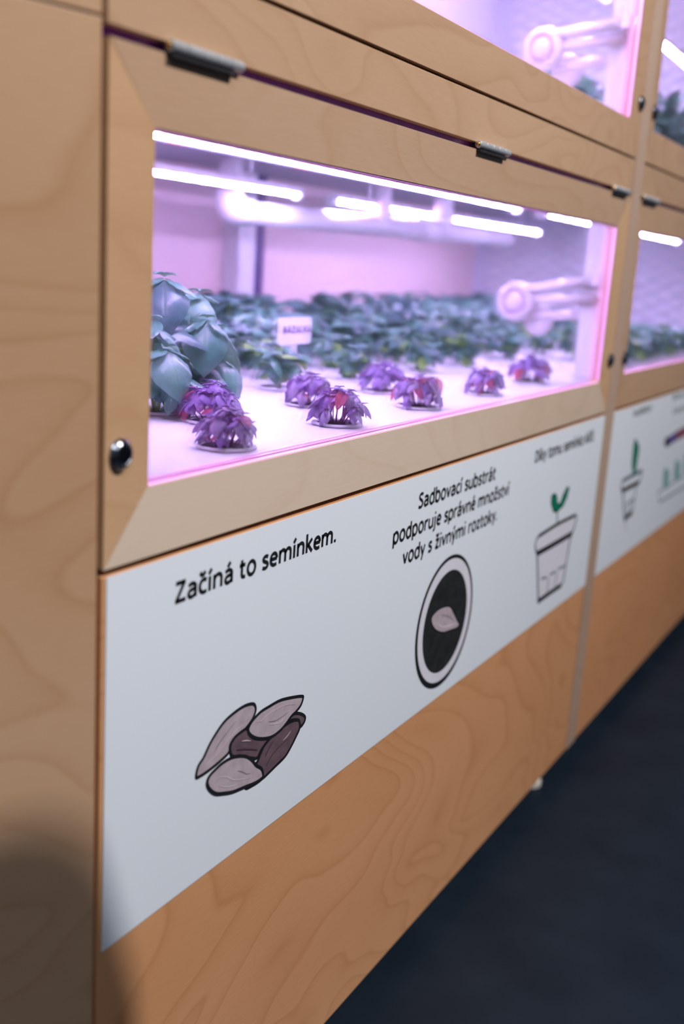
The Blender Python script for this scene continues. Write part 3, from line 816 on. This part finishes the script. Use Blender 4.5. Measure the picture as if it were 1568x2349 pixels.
def purple_shoots(rnd, s=1.0):
    """shoot tips of one low purple basil: (tip, radial azimuth, size)."""
    tips = [((0.004 * s, 0.002 * s, 0.036 * s), rnd.uniform(0, 6.28), 1.0)]
    n = 6; a0 = rnd.uniform(0, 6.28)
    for k in range(n):
        a = a0 + 2 * math.pi * k / n + rnd.uniform(-.25, .25); r = rnd.uniform(.013, .017) * s
        tips.append(((r * math.cos(a), r * math.sin(a), rnd.uniform(.027, .034) * s), a, 1.0))
    for k in range(6):
        a = a0 + 0.5 + 2 * math.pi * k / 6 + rnd.uniform(-.25, .25); r = rnd.uniform(.020, .025) * s
        tips.append(((r * math.cos(a), r * math.sin(a), rnd.uniform(.016, .023) * s), a, 0.80))
    return tips

def purple_basil(x, y, seed, label, s=1.0, mats=('leaf_purple', 'leaf_mauve', 'leaf_purple'), magenta=0.14):
    rnd = random.Random(seed)
    r = empty('purple_basil', (x, y, ZT + 0.0002))
    tag(r, label, 'basil plant', 'purple basil plants in the front two rows')
    child('cup_rim', RIM, r); child('substrate', SOIL, r)
    for tip, az, k in purple_shoots(rnd, s):
        rad = math.hypot(tip[0], tip[1]) / (0.022 * s)
        base = (0.35 * tip[0] + rnd.uniform(-.003, .003), 0.35 * tip[1] + rnd.uniform(-.003, .003), 0.001)
        child('stem', stem_mesh(base, tip, (0.1 * tip[0], 0.1 * tip[1], 0.002), 0.0009, 0.0006, M['stem_purple']), r)
        # outer pair hangs down the flank of the dome, the inner ones roof it
        for da, ln, el, sh in ((0.50, .0225, -.15 - .50 * rad, 'droop'), (-0.50, .0225, -.10 - .55 * rad, 'droop'), (1.55, .0180, -.15 - .2 * rad, 'hood'),
                               (-1.6, .0175, -.10 - .2 * rad, 'droop'), (3.0, .0150, .10, 'flat')):
            m = 'leaf_magenta' if rnd.random() < magenta else rnd.choice(mats)
            shp = 'fold' if m == 'leaf_magenta' and rnd.random() < .6 else sh
            child('leaf', leaf_data(shp, m), r, lm(tip, az + da + rnd.uniform(-.3, .3), el + rnd.uniform(-.25, .2), rnd.uniform(-.45, .45), ln * k * s * rnd.uniform(.88, 1.12)))
        for q in range(4):
            child('bud_leaf', leaf_data('bud', 'leaf_bud' if q % 2 else 'leaf_purple'), r, lm(tip, az + q * 1.6, 0.5 + rnd.uniform(-.2, .3), 0, .0075 * k * s))
    return r

FRONT = [
    (0.787, 0.056, 1, 'loose purple basil with red leaf edges nearest the camera, in the window corner', 1.00, .13),
    (0.993, 0.058, 2, 'dense round purple basil in the front row, second from the left window corner', 1.08, .04),
    (1.200, 0.060, 3, 'purple basil in the front row in the middle of the window, leaf trailing right', 1.08, .14),
    (1.415, 0.062, 4, 'purple basil in the front row, second from the right window jamb', 1.0, .10),
    (1.640, 0.075, 5, 'blurred purple basil in the front row nearest the right window jamb', 1.15, .06),
    (0.897, 0.152, 6, 'bright violet basil right behind the front corner one, before the tall green basil', 1.12, .06),
    (1.097, 0.158, 7, 'violet basil in the second row below the white name tag', 1.05, .05),
    (1.300, 0.163, 8, 'violet basil in the second row behind the middle front one', 1.10, .02),
]
for x, y, sd, lab, s, mg in FRONT:
    purple_basil(x, y, sd, lab, s, ('leaf_purple',) if sd in (6, 8, 5) else ('leaf_purple', 'leaf_mauve', 'leaf_mauve') if sd == 1 else ('leaf_purple', 'leaf_mauve', 'leaf_purple'), mg)

def whorl(r, rnd, tip, az, big, small, mats, spread=1.0, el0=0.15):
    """basil shoot head: a pair of big hooded leaves, a crossed smaller pair, a knot of tiny leaves."""
    for da in (0.0, math.pi):
        child('leaf', leaf_data(rnd.choice(('hood', 'droop')), rnd.choice(mats)), r, lm(tip, az + da + rnd.uniform(-.25, .25), el0 - (.62 if math.cos(az + da + 2.45) > 0 else .9) + rnd.uniform(-.2, .15), rnd.uniform(-.25, .25), big * rnd.uniform(.92, 1.08)))
    for da in (math.pi / 2, -math.pi / 2):
        child('leaf', leaf_data(rnd.choice(('droop', 'flat')), rnd.choice(mats)), r, lm((tip[0], tip[1], tip[2] + .002), az + da + rnd.uniform(-.2, .2), el0 - .30 + rnd.uniform(-.2, .2), rnd.uniform(-.25, .25), small * rnd.uniform(.9, 1.1)))
    for q in range(4):
        child('bud_leaf', leaf_data('bud', mats[0]), r, lm((tip[0], tip[1], tip[2] + .003), az + .7 + q * 1.57, .6, 0, small * .38))

def tall_basil(x, y, heads, seed, label):
    rnd = random.Random(seed)
    r = empty('tall_green_basil', (x, y, ZT + 0.0002))
    tag(r, label, 'basil plant', 'tall green basil plants in the left window corner')
    child('cup_rim', RIM, r); child('substrate', SOIL, r)
    for hx, hy, hz, az, big in heads:
        tip = (hx - x, hy - y, hz - ZT)
        child('stem', stem_mesh((tip[0] * .15, tip[1] * .15, .001), tip, (0.25 * tip[0], 0.25 * tip[1], 0), .0019, .0012, M['stem_green']), r)
        whorl(r, rnd, tip, az, big, big * .62, ['leaf_green', 'leaf_green', 'leaf_green', 'leaf_deep'])
        n = max(1, int(tip[2] / .035))
        for k in range(1, n):
            f = k / n; p = (tip[0] * (.15 + .85 * f), tip[1] * (.15 + .85 * f), tip[2] * f)
            for da in (0, math.pi):
                child('leaf', leaf_data('hood' if k % 2 else 'droop', rnd.choice(['leaf_green', 'leaf_green', 'leaf_deep', 'leaf_lime'])), r, lm(p, az + (math.pi / 2 if (n - k) % 2 else 0) + da + rnd.uniform(-.3, .3), .1 + rnd.uniform(-.2, .2), rnd.uniform(-.2, .2), big * rnd.uniform(.72, .95)))
    return r
tall_basil(0.905, 0.232, [(0.925, 0.242, 0.8720, -2.3, .074), (0.884, 0.220, 0.830, -0.9, .055), (0.878, 0.200, 0.803, -1.9, .058), (0.903, 0.250, 0.820, 1.2, .055), (0.900, 0.196, 0.775, 0.3, .053)], 31, 'tall green basil with the tallest head, hard against the left window edge')
tall_basil(0.985, 0.236, [(0.992, 0.244, 0.8560, -1.7, .061), (0.968, 0.216, 0.830, -2.4, .063), (1.006, 0.228, 0.818, -0.6, .058), (0.955, 0.240, 0.795, -1.2, .058), (0.995, 0.212, 0.785, -2.0, .055)], 32, 'tall green basil right of the tallest one, its pale hooded leaf facing the window')

def bush_mesh(seed, height, radius, mats, dense=1.0):
    """a whole blurred green basil joined into one foliage mesh."""
    rnd = random.Random(seed)
    bm = B()
    def put(shape, mi, m4):
        me = LEAF_SHAPES[shape]
        base = [bm.verts.new(m4 @ v.co) for v in me.vertices]
        src = me.uv_layers[0].data
        for p in me.polygons:
            f = bm.faces.new([base[i] for i in p.vertices]); f.material_index = mi; f.smooth = True
            for lp, li in zip(f.loops, p.loop_indices): lp[uvl].uv = src[li].uv
    uvl = bm.loops.layers.uv.new('UVMap')
    n = int(7 * dense)
    for k in range(n):
        a = 2 * math.pi * k / n * 1.0 + rnd.uniform(-.3, .3); rr = radius * (0.15 if k == 0 else rnd.uniform(.45, .8))
        h = height * (0.86 if k == 0 else rnd.uniform(.55, .86))
        for lv in range(3 if h > .05 else 2):
            f = 1 - lv * 0.3
            p = (rr * f * math.cos(a), rr * f * math.sin(a), h * f)
            az = rnd.uniform(0, 6.28)
            for q in range(4):
                sz = radius * (.78 if q % 2 == 0 else .55) * rnd.uniform(.85, 1.15)
                put(rnd.choice(('hood', 'droop', 'flat')), rnd.randrange(len(mats)), lm(p, az + q * 1.57 + rnd.uniform(-.3, .3), .1 + rnd.uniform(-.75, .65), rnd.uniform(-.5, .5), sz))
    me = bpy.data.meshes.new('foliage')
    bm.to_mesh(me); bm.free()
    for m in mats: me.materials.append(M[m])
    return me
LOW = [bush_mesh(50 + i, .062, .040, ['leaf_green', 'leaf_green', 'leaf_deep', 'leaf_green', 'leaf_deep', 'leaf_green', 'leaf_lime']) for i in range(3)]
MID = [bush_mesh(60 + i, .085, .050, ['leaf_green', 'leaf_deep', 'leaf_deep', 'leaf_green']) for i in range(3)]
TALL = [bush_mesh(70 + i, .112, .056, ['leaf_deep', 'leaf_deep', 'leaf_green'], 1.3) for i in range(3)]
HIGH = [bush_mesh(80 + i, .165, .058, ['leaf_green', 'leaf_deep', 'leaf_green'], 1.4) for i in range(2)]
BSTEM = {id(g): mesh_of(tube(B(), [(0, 0, .001), (0.001, 0, h * .4), (0, 0.001, h * .8)], .0022, 6, True, .0014), 'stem', M['stem_green']) for g, h in ((LOW, .062), (MID, .085), (TALL, .112), (HIGH, .165))}
ROWS = [
    (0.262, LOW, 'low green basil plant in the third row of the lower tray'),
    (0.355, LOW, 'low green basil plant in the fourth row of the lower tray'),
    (0.445, MID, 'green basil plant in the fifth row of the lower tray'),
    (0.535, MID, 'green basil plant in the sixth row of the lower tray'),
    (0.615, TALL, 'dark green basil plant in the last row but one of the lower tray'),
    (0.690, TALL, 'dark green basil plant in the last row along the lower back wall'),
]
def bush(x, y, z, kind, label, group, rnd, sc):
    r = empty('green_basil', (x, y, z + 0.0002))
    r.rotation_euler = (0, 0, rnd.uniform(0, 6.28))
    r.scale = (sc, sc, sc)
    tag(r, label, 'basil plant', group)
    child('cup_rim', RIM, r); child('stem', BSTEM[id(kind)], r)
    child('foliage', rnd.choice(kind), r)
    return r
rb = random.Random(5)
ORD = ['leftmost in view', 'second from the left', 'third from the left', 'fourth from the left', 'fifth from the left', 'sixth from the left', 'seventh from the left', 'eighth from the left', 'ninth from the left', 'tenth from the left', 'eleventh from the left', 'twelfth from the left']
for i, (y, kind, lab) in enumerate(ROWS):
    x = 0.785 + (0.1025 if i % 2 else 0.0)
    k_ = 0
    while x < 3.0:
        xx = x
        if abs(xx - 1.83) < .075 and y > .6: x += 0.112; continue
        if xx > 0.56 + 1.23 * y - 0.02 and not (i == 0 and xx < 1.1):
            sc = rb.uniform(.9, 1.1) * (0.82 if 1.30 < xx < 1.50 and i == 0 else 1)
            k_ += 1
            lab_ = lab if i > 1 else lab.replace('low green basil plant', 'low green basil plant %s' % ORD[k_ - 1])
            bush(xx + rb.uniform(-.012, .012), y + rb.uniform(-.006, .006), ZT, kind, lab_, 'green basil, row %d of the lower tray' % (i + 3), rb, sc)
        x += 0.205 if kind is LOW else 0.125 if kind is MID else 0.112
for y in (0.078, 0.165):
    x = 2.0 + y; k_ = 0
    while x < 2.95:
        k_ += 1
        bush(x, y, ZT, LOW, 'low green basil %s in the %s row behind the far window' % (ORD[k_ - 1], 'first' if y < .1 else 'second'), 'green basil in the front rows of the far window', rb, 1.05)
        x += 0.105
for y in (0.10, 0.21, 0.33):
    x = 1.93 + 0.5 * y
    while x < 3.0:
        bush(x, y, ZTU, HIGH, 'tall green basil plant on the upper tray beyond the inner post', 'green basil on the upper tray', rb, rb.uniform(.85, 1.05))
        x += 0.15

# --- name tag among the basil
nt_ = empty('plant_tag', (1.288, 0.305, ZT))
tag(nt_, 'white name tag on a stake reading BAZALKA among the green basil', 'plant tag')
bm = B()
def rrect(x0, x1, z0, z1, r):
    return arc(x0 + r, z0 + r, r, math.pi, 1.5 * math.pi, 4) + arc(x1 - r, z0 + r, r, 1.5 * math.pi, 2 * math.pi, 4) + arc(x1 - r, z1 - r, r, 0, .5 * math.pi, 4) + arc(x0 + r, z1 - r, r, .5 * math.pi, math.pi, 4)
R = rrect(1.246, 1.332, 0.7850, 0.8225, 0.006)
f0 = [bm.verts.new((x, 0.300, z)) for x, z in R]; f1 = [bm.verts.new((x, 0.3022, z)) for x, z in R]
bm.faces.new(f0); bm.faces.new(f1[::-1])
for k in range(len(R)):
    bm.faces.new((f0[k], f1[k], f1[(k + 1) % len(R)], f0[(k + 1) % len(R)]))
obj('tag_board', bm, M['tray_white'], nt_)
obj('tag_stake', box(B(), 1.2800, 1.2960, 0.3003, 0.3020, ZT + 0.0002, 0.7849, 0.0003), M['tray_white'], nt_)
text('tag_lettering', 'BAZALKA', 1.2560, 1.3305, 0.8010, 0.0095, 0.2996, M['purple_ink'], nt_, 0.23)

# ---------------------------------------------------------------- signs
SEEDS = [('light',[(0.7631,0.5065),(0.7502,0.509),(0.7347,0.5082),(0.7197,0.505),(0.7083,0.4988),(0.6985,0.4912),(0.6904,0.4822),(0.6829,0.4768),(0.6805,0.468),(0.6856,0.4664),(0.6984,0.4667),(0.7145,0.4688),(0.7279,0.4722),(0.7297,0.4792),(0.7379,0.4839),(0.7519,0.4855),(0.7627,0.4904),(0.768,0.4964),(0.7679,0.5019)]),('dark',[(0.7519,0.4855),(0.7379,0.4839),(0.7305,0.4789),(0.7301,0.4723),(0.7344,0.4657),(0.7473,0.4611),(0.7623,0.4532),(0.7742,0.4484),(0.7804,0.4536),(0.7886,0.4576),(0.796,0.4609),(0.7846,0.4642),(0.7708,0.4699),(0.7605,0.4773),(0.7571,0.4835)]),('dark',[(0.8388,0.4702),(0.8504,0.4656),(0.8587,0.4594),(0.8582,0.4547),(0.8518,0.4517),(0.8485,0.4572),(0.8443,0.4614),(0.8357,0.4645),(0.8273,0.4665),(0.8315,0.4697)]),('dark',[(0.8443,0.4614),(0.832,0.4642),(0.8212,0.464),(0.8106,0.4627),(0.7969,0.4606),(0.7869,0.4572),(0.7806,0.4515),(0.7761,0.4451),(0.773,0.4423),(0.7821,0.4324),(0.7852,0.426),(0.7871,0.4231),(0.7965,0.4245),(0.8085,0.4269),(0.8243,0.4301),(0.8347,0.4367),(0.8432,0.4442),(0.8491,0.4505),(0.8485,0.4572)]),('light',[(0.8504,0.4844),(0.8314,0.4896),(0.8096,0.494),(0.7906,0.4944),(0.7772,0.4941),(0.7675,0.4916),(0.7605,0.4882),(0.7571,0.4835),(0.7605,0.4773),(0.7708,0.4699),(0.7846,0.4642),(0.7986,0.461),(0.8125,0.462),(0.8229,0.4655),(0.8315,0.4697),(0.8405,0.4718),(0.8485,0.4753),(0.8523,0.4809)]),('light',[(0.7473,0.4611),(0.7329,0.4653),(0.7192,0.466),(0.7074,0.464),(0.6988,0.4609),(0.6965,0.4552),(0.701,0.4475),(0.7103,0.4397),(0.7226,0.4348),(0.7368,0.4302),(0.7545,0.4272),(0.7727,0.424),(0.7845,0.4242),(0.7855,0.4279),(0.7819,0.4346),(0.773,0.4413),(0.7658,0.4492),(0.7572,0.4562)])]
SEED_BASE = [(0.7854,0.4233),(0.7744,0.4243),(0.7561,0.427),(0.758,0.4223),(0.7647,0.4208),(0.7797,0.42),(0.7898,0.4215)]
VEINS = [('pale',[(0.7582,0.4969),(0.7514,0.4915),(0.7375,0.4899),(0.7225,0.4849),(0.7109,0.4788),(0.6994,0.4758),(0.6895,0.4723)]),('grey',[(0.7368,0.4998),(0.7249,0.4945),(0.7133,0.4884),(0.7063,0.4826)]),('pale',[(0.8387,0.4803),(0.8192,0.486),(0.8015,0.4876),(0.7861,0.4869),(0.7779,0.4849),(0.7696,0.4864)]),('grey',[(0.8263,0.4768),(0.813,0.4758),(0.8025,0.476),(0.7902,0.4794)]),('pale',[(0.8221,0.4741),(0.8099,0.4712),(0.7922,0.4756)]),('pale',[(0.7035,0.4551),(0.7139,0.4541),(0.7247,0.4501),(0.736,0.4425),(0.7506,0.4369),(0.7705,0.4311)]),('grey',[(0.7418,0.449),(0.75,0.4446),(0.7568,0.4398),(0.7634,0.4376)]),('pale',[(0.7128,0.4463),(0.7285,0.4387),(0.7475,0.4346)]),('pale',[(0.832,0.4547),(0.8259,0.4517),(0.818,0.4494)]),('pale',[(0.7462,0.4763),(0.7543,0.4739),(0.7618,0.4707)]),('plum',[(0.8317,0.4485),(0.8157,0.4462),(0.8002,0.4417),(0.7905,0.4342)]),('plum',[(0.7387,0.4709),(0.7549,0.4656),(0.7752,0.4567)]),('plum',[(0.8007,0.456),(0.7926,0.4499),(0.7879,0.4445)])]
DISC_SEED = [(1.1961,0.4887),(1.2104,0.484),(1.223,0.4728),(1.2361,0.4598),(1.2441,0.4517),(1.2367,0.4485),(1.2173,0.451),(1.1949,0.454),(1.172,0.4629),(1.1589,0.4728),(1.1529,0.4829),(1.1591,0.4882),(1.1761,0.4907)]
DISC_VEIN = [(1.1735,0.4717),(1.1916,0.4624),(1.2193,0.4577),(1.2334,0.4561)]
DISC_VEIN2 = [(1.1813,0.4809),(1.2025,0.4739),(1.2251,0.4627)]
POT_FILL = [(1.5368,0.5148),(1.7205,0.5145),(1.7269,0.5103),(1.7124,0.4837),(1.6954,0.4239),(1.6849,0.3999),(1.5659,0.4004),(1.5358,0.4854),(1.5253,0.496),(1.5242,0.5075)]
POT_LINES = [('ink',30,[(1.5359,0.5139),(1.6272,0.5164),(1.7205,0.5145)]),('ink',46,[(1.5348,0.4859),(1.6202,0.4846),(1.7112,0.4843)]),('haze',26,[(1.5369,0.5145),(1.5255,0.5086),(1.5244,0.499),(1.5347,0.4863)]),('haze',34,[(1.7253,0.5121),(1.7219,0.4974),(1.7115,0.4862)]),('haze',32,[(1.5389,0.4819),(1.5533,0.4414),(1.5673,0.4015)]),('haze',34,[(1.7044,0.4791),(1.6975,0.4451),(1.6914,0.4015)]),('ink',42,[(1.5657,0.4012),(1.621,0.4015),(1.6846,0.4007)]),('haze',20,[(1.5712,0.4372),(1.5976,0.434)]),('haze',20,[(1.6126,0.4343),(1.6415,0.4337)]),('haze',20,[(1.6548,0.4345),(1.69,0.4328)]),('haze',18,[(1.6069,0.4319),(1.6084,0.4069)]),('haze',18,[(1.6488,0.4321),(1.6486,0.4055)])]
STEM = [(1.622,0.5188),(1.6143,0.5391)]
SPROUT = [(1.5966,0.5429),(1.5792,0.5595),(1.5771,0.5697),(1.5902,0.5711),(1.6033,0.564),(1.6104,0.5507),(1.6248,0.5497),(1.6363,0.5616),(1.651,0.5713),(1.6639,0.5698),(1.6565,0.5555),(1.6422,0.5446),(1.615,0.5397)]
LEAF2 = [(2.077,0.533),(2.0578,0.5543),(2.0521,0.579),(2.0528,0.6028),(2.068,0.6027),(2.0962,0.5801),(2.0961,0.5507),(2.0934,0.5306)]
POT2 = [('haze',45,[(2.0014,0.5303),(2.0595,0.5314),(2.1471,0.5305)]),('ink',50,[(2.0075,0.5103),(2.0698,0.5096),(2.1354,0.5088)]),('haze',34,[(2.0014,0.5303),(1.9968,0.5215),(2.0075,0.5103)]),('haze',34,[(2.1471,0.5305),(2.1464,0.5189),(2.1354,0.5088)]),('haze',40,[(2.0153,0.5059),(2.0342,0.4771),(2.0527,0.4494)]),('haze',40,[(2.115,0.5052),(2.1144,0.4803),(2.108,0.4546)]),('ink',60,[(2.0511,0.4464),(2.0796,0.4495),(2.1097,0.4509)]),('haze',25,[(2.0558,0.4751),(2.0786,0.4778),(2.1094,0.4777)]),('haze',20,[(2.0558,0.4751),(2.0681,0.4549)]),('haze',20,[(2.086,0.4749),(2.0954,0.4551)]),('pale',30,[(2.0666,0.4386),(2.0799,0.4161)])]
SPROUT2 = [[(2.3634,0.4638),(2.3486,0.5043),(2.3804,0.5017),(2.4028,0.4894),(2.4095,0.4567)],[(2.468,0.4659),(2.4555,0.5083),(2.4898,0.5057),(2.5108,0.4914),(2.5218,0.459)],[(2.5665,0.4702),(2.5533,0.5129),(2.5949,0.5096),(2.619,0.4927),(2.6234,0.4642)]]
TRAY2 = [('haze',22,[(2.3212,0.4594),(2.7057,0.4589)]),('haze',28,[(2.3432,0.4322),(2.7464,0.4262)]),('haze',22,[(2.3212,0.4594),(2.3432,0.4322)])]
ROW2 = [('plumdark',[(2.3156,0.564),(2.3191,0.5778),(2.3529,0.5776),(2.369,0.556),(2.3438,0.5536)]),('violet',[(2.369,0.556),(2.3529,0.5776),(2.4208,0.5811),(2.4379,0.5589)]),('plumred',[(2.4379,0.5589),(2.4208,0.5811),(2.5012,0.5838),(2.5781,0.5856),(2.5926,0.5628),(2.5161,0.5595)])]
TEXT2 = [[(2.0245,0.6498),(2.1564,0.6536)],[(2.3464,0.6554),(2.5577,0.659)],[(2.3653,0.6227),(2.5791,0.6259)]]

YS = -0.0011
sg = empty('info_sign', (1.197, -0.0005, 0.3665))
tag(sg, 'long white sign under the near window with seeds, seeding disc and sprout drawings', 'sign')
obj('sign_board', box(B(), 0.5652, 1.8285, -0.0010, -0.0001, 0.3660, 0.6722), M['sign_white'], sg)
TXT = [('Začíná to semínkem.', 0.6440, 0.9010, 0.6322, 0.0176), ('Sadbovací substrát', 1.0880, 1.3260, 0.6333, 0.0178),
       ('podporuje správné množství', 1.0285, 1.3840, 0.6030, 0.0178), ('vody s živnými roztoky.', 1.0580, 1.3480, 0.5733, 0.0178),
       ('Díky tomu semínko klíčí.', 1.4800, 1.7765, 0.6345, 0.0178)]
for body, x0, x1, zb, cap in TXT:
    text('text_line', body, x0, x1, zb, cap, YS - 0.0001, M['ink'], sg)
W = 0.0034
sd = empty('seed_drawing', (0.75, YS, 0.4), sg)
obj('seed_base', fill(B(), SEED_BASE, YS, True), M['ink'], sd)
for k, (m, P) in enumerate(SEEDS):
    y = YS - 0.00012 * (k + 1)
    obj('seed_shape', fill(B(), P, y), M[m], sd)
    obj('seed_outline', stroke(B(), P, W, y - 0.00005, True), M['ink'], sd)
for m, P in VEINS:
    obj('seed_vein', stroke(B(), P, 0.0011 if m != 'plum' else 0.0016, YS - 0.0010, taper=True), M[m], sd)
dd = empty('disc_drawing', (1.197, YS, 0.39), sg)
CX, CZ = 1.1985, 0.4690
obj('outer_ring', disc(B(), CX - 0.0005, CZ - 0.0012, 0.0868, YS), M['ink'], dd)
obj('pale_ring', disc(B(), CX, CZ, 0.0806, YS - 0.00012), M['lilac'], dd)
obj('dark_disc', disc(B(), CX, CZ - 0.0010, 0.0668, YS - 0.00024), M['soil_print'], dd)
obj('seed_shape', fill(B(), DISC_SEED, YS - 0.00036), M['light'], dd)
obj('seed_outline', stroke(B(), DISC_SEED, 0.0022, YS - 0.00044, True), M['ink'], dd)
obj('seed_vein', stroke(B(), DISC_VEIN, 0.003, YS - 0.00052, taper=True), M['pale'], dd)
obj('seed_vein', stroke(B(), DISC_VEIN2, 0.002, YS - 0.00052, taper=True), M['grey'], dd)
pd = empty('pot_drawing', (1.62, YS, 0.4), sg)
K = 0.00017
obj('pot_fill', fill(B(), POT_FILL, YS, False), M['lilac'], pd)
for i, (m, w, P) in enumerate(POT_LINES):
    obj('pot_line', stroke(B(), P, w * K * 1.2, YS - 0.00012 * (1 + (m == 'ink'))), M['ink' if m == 'ink' else 'haze'], pd)
obj('stem_drawing', stroke(B(), STEM, 0.005, YS - 0.0001), M['haze'], pd)
obj('sprout_drawing', fill(B(), SPROUT, YS - 0.0004, False), M['green_print'], pd)
obj('sprout_outline', stroke(B(), SPROUT, 0.0045, YS - 0.0005, True, False), M['green_dark'], pd)

s2 = empty('info_sign', (2.5, -0.0005, 0.3665))
tag(s2, 'white sign on the far cabinet with a potted sprout and a row of seedlings', 'sign')
obj('sign_board', box(B(), 1.8838, 3.148, -0.0010, -0.0001, 0.3690, 0.6722), M['sign_white'], s2)
for i, ((xa, za), (xb, zb)) in enumerate(TEXT2):
    bm = B(); x = xa; rt = random.Random(i)
    while x < xb:
        w = rt.uniform(.004, .011)
        h = rt.uniform(.009, .016)
        zz = za + (zb - za) * 0
        stroke(bm, [(x, zz), (x, zz + h)], .0032, YS, False, False)
        stroke(bm, [(x, zz + h * .8), (x + w * .7, zz + h * .75), (x + w * .7, zz)], .0032, YS, False, False)
        x += w + .006
        if rt.random() < .2: x += .010
    obj('text_line', bm, M['ink'], s2)
pd2 = empty('pot_drawing', (1.95, YS, 0.4), s2)
for m, w, P in POT2:
    obj('pot_line', stroke(B(), P, w * K * 1.15, YS - 0.00012 * (1 + (m == 'ink'))), M[m], pd2)
obj('sprout_drawing', fill(B(), LEAF2, YS - 0.0004), M['green_print'], pd2)
obj('sprout_midrib', stroke(B(), [LEAF2[0], LEAF2[5], LEAF2[3]], 0.006, YS - 0.0005, taper=True), M['green_dark'], pd2)
rd2 = empty('seedling_drawing', (2.2, YS, 0.45), s2)
for P in SPROUT2:
    obj('sprout_drawing', fill(B(), P, YS - 0.0003), M['green_pale'], rd2)
for m, w, P in TRAY2:
    obj('tray_line', stroke(B(), P, w * K, YS - 0.0001, False, False), M['haze'], rd2)
sb2 = empty('bar_drawing', (2.2, YS, 0.55), s2)
for m, P in ROW2:
    obj('bar_segment', fill(B(), P, YS - 0.0002, False), M[m], sb2)

# ---------------------------------------------------------------- added unseen body behind the camera, only casts the round shadow low left
pn = empty('pendant_lamp', (0.8096, -1.0, 1.676))
tag(pn, 'round matte black pendant lamp hanging behind the camera', 'lamp')
obj('lamp_shade', lathe(B(), (0.8096, -1.0, 1.566), (0, 0, 1), [(0.0, 0), (0.05, 0.010), (0.09, 0.040), (0.11, 0.105), (0.095, 0.165), (0.05, 0.205), (0.02, 0.222), (0.0, 0.224)], 32), M['lamp_shade'], pn, smooth=True)
obj('lamp_cord', tube(B(), [(0.8096, -1.0, 1.788), (0.8096, -1.0, 2.9995)], 0.004, 8), M['rubber'], pn)

for o in bpy.data.objects:
    if '_w' in o: del o['_w']
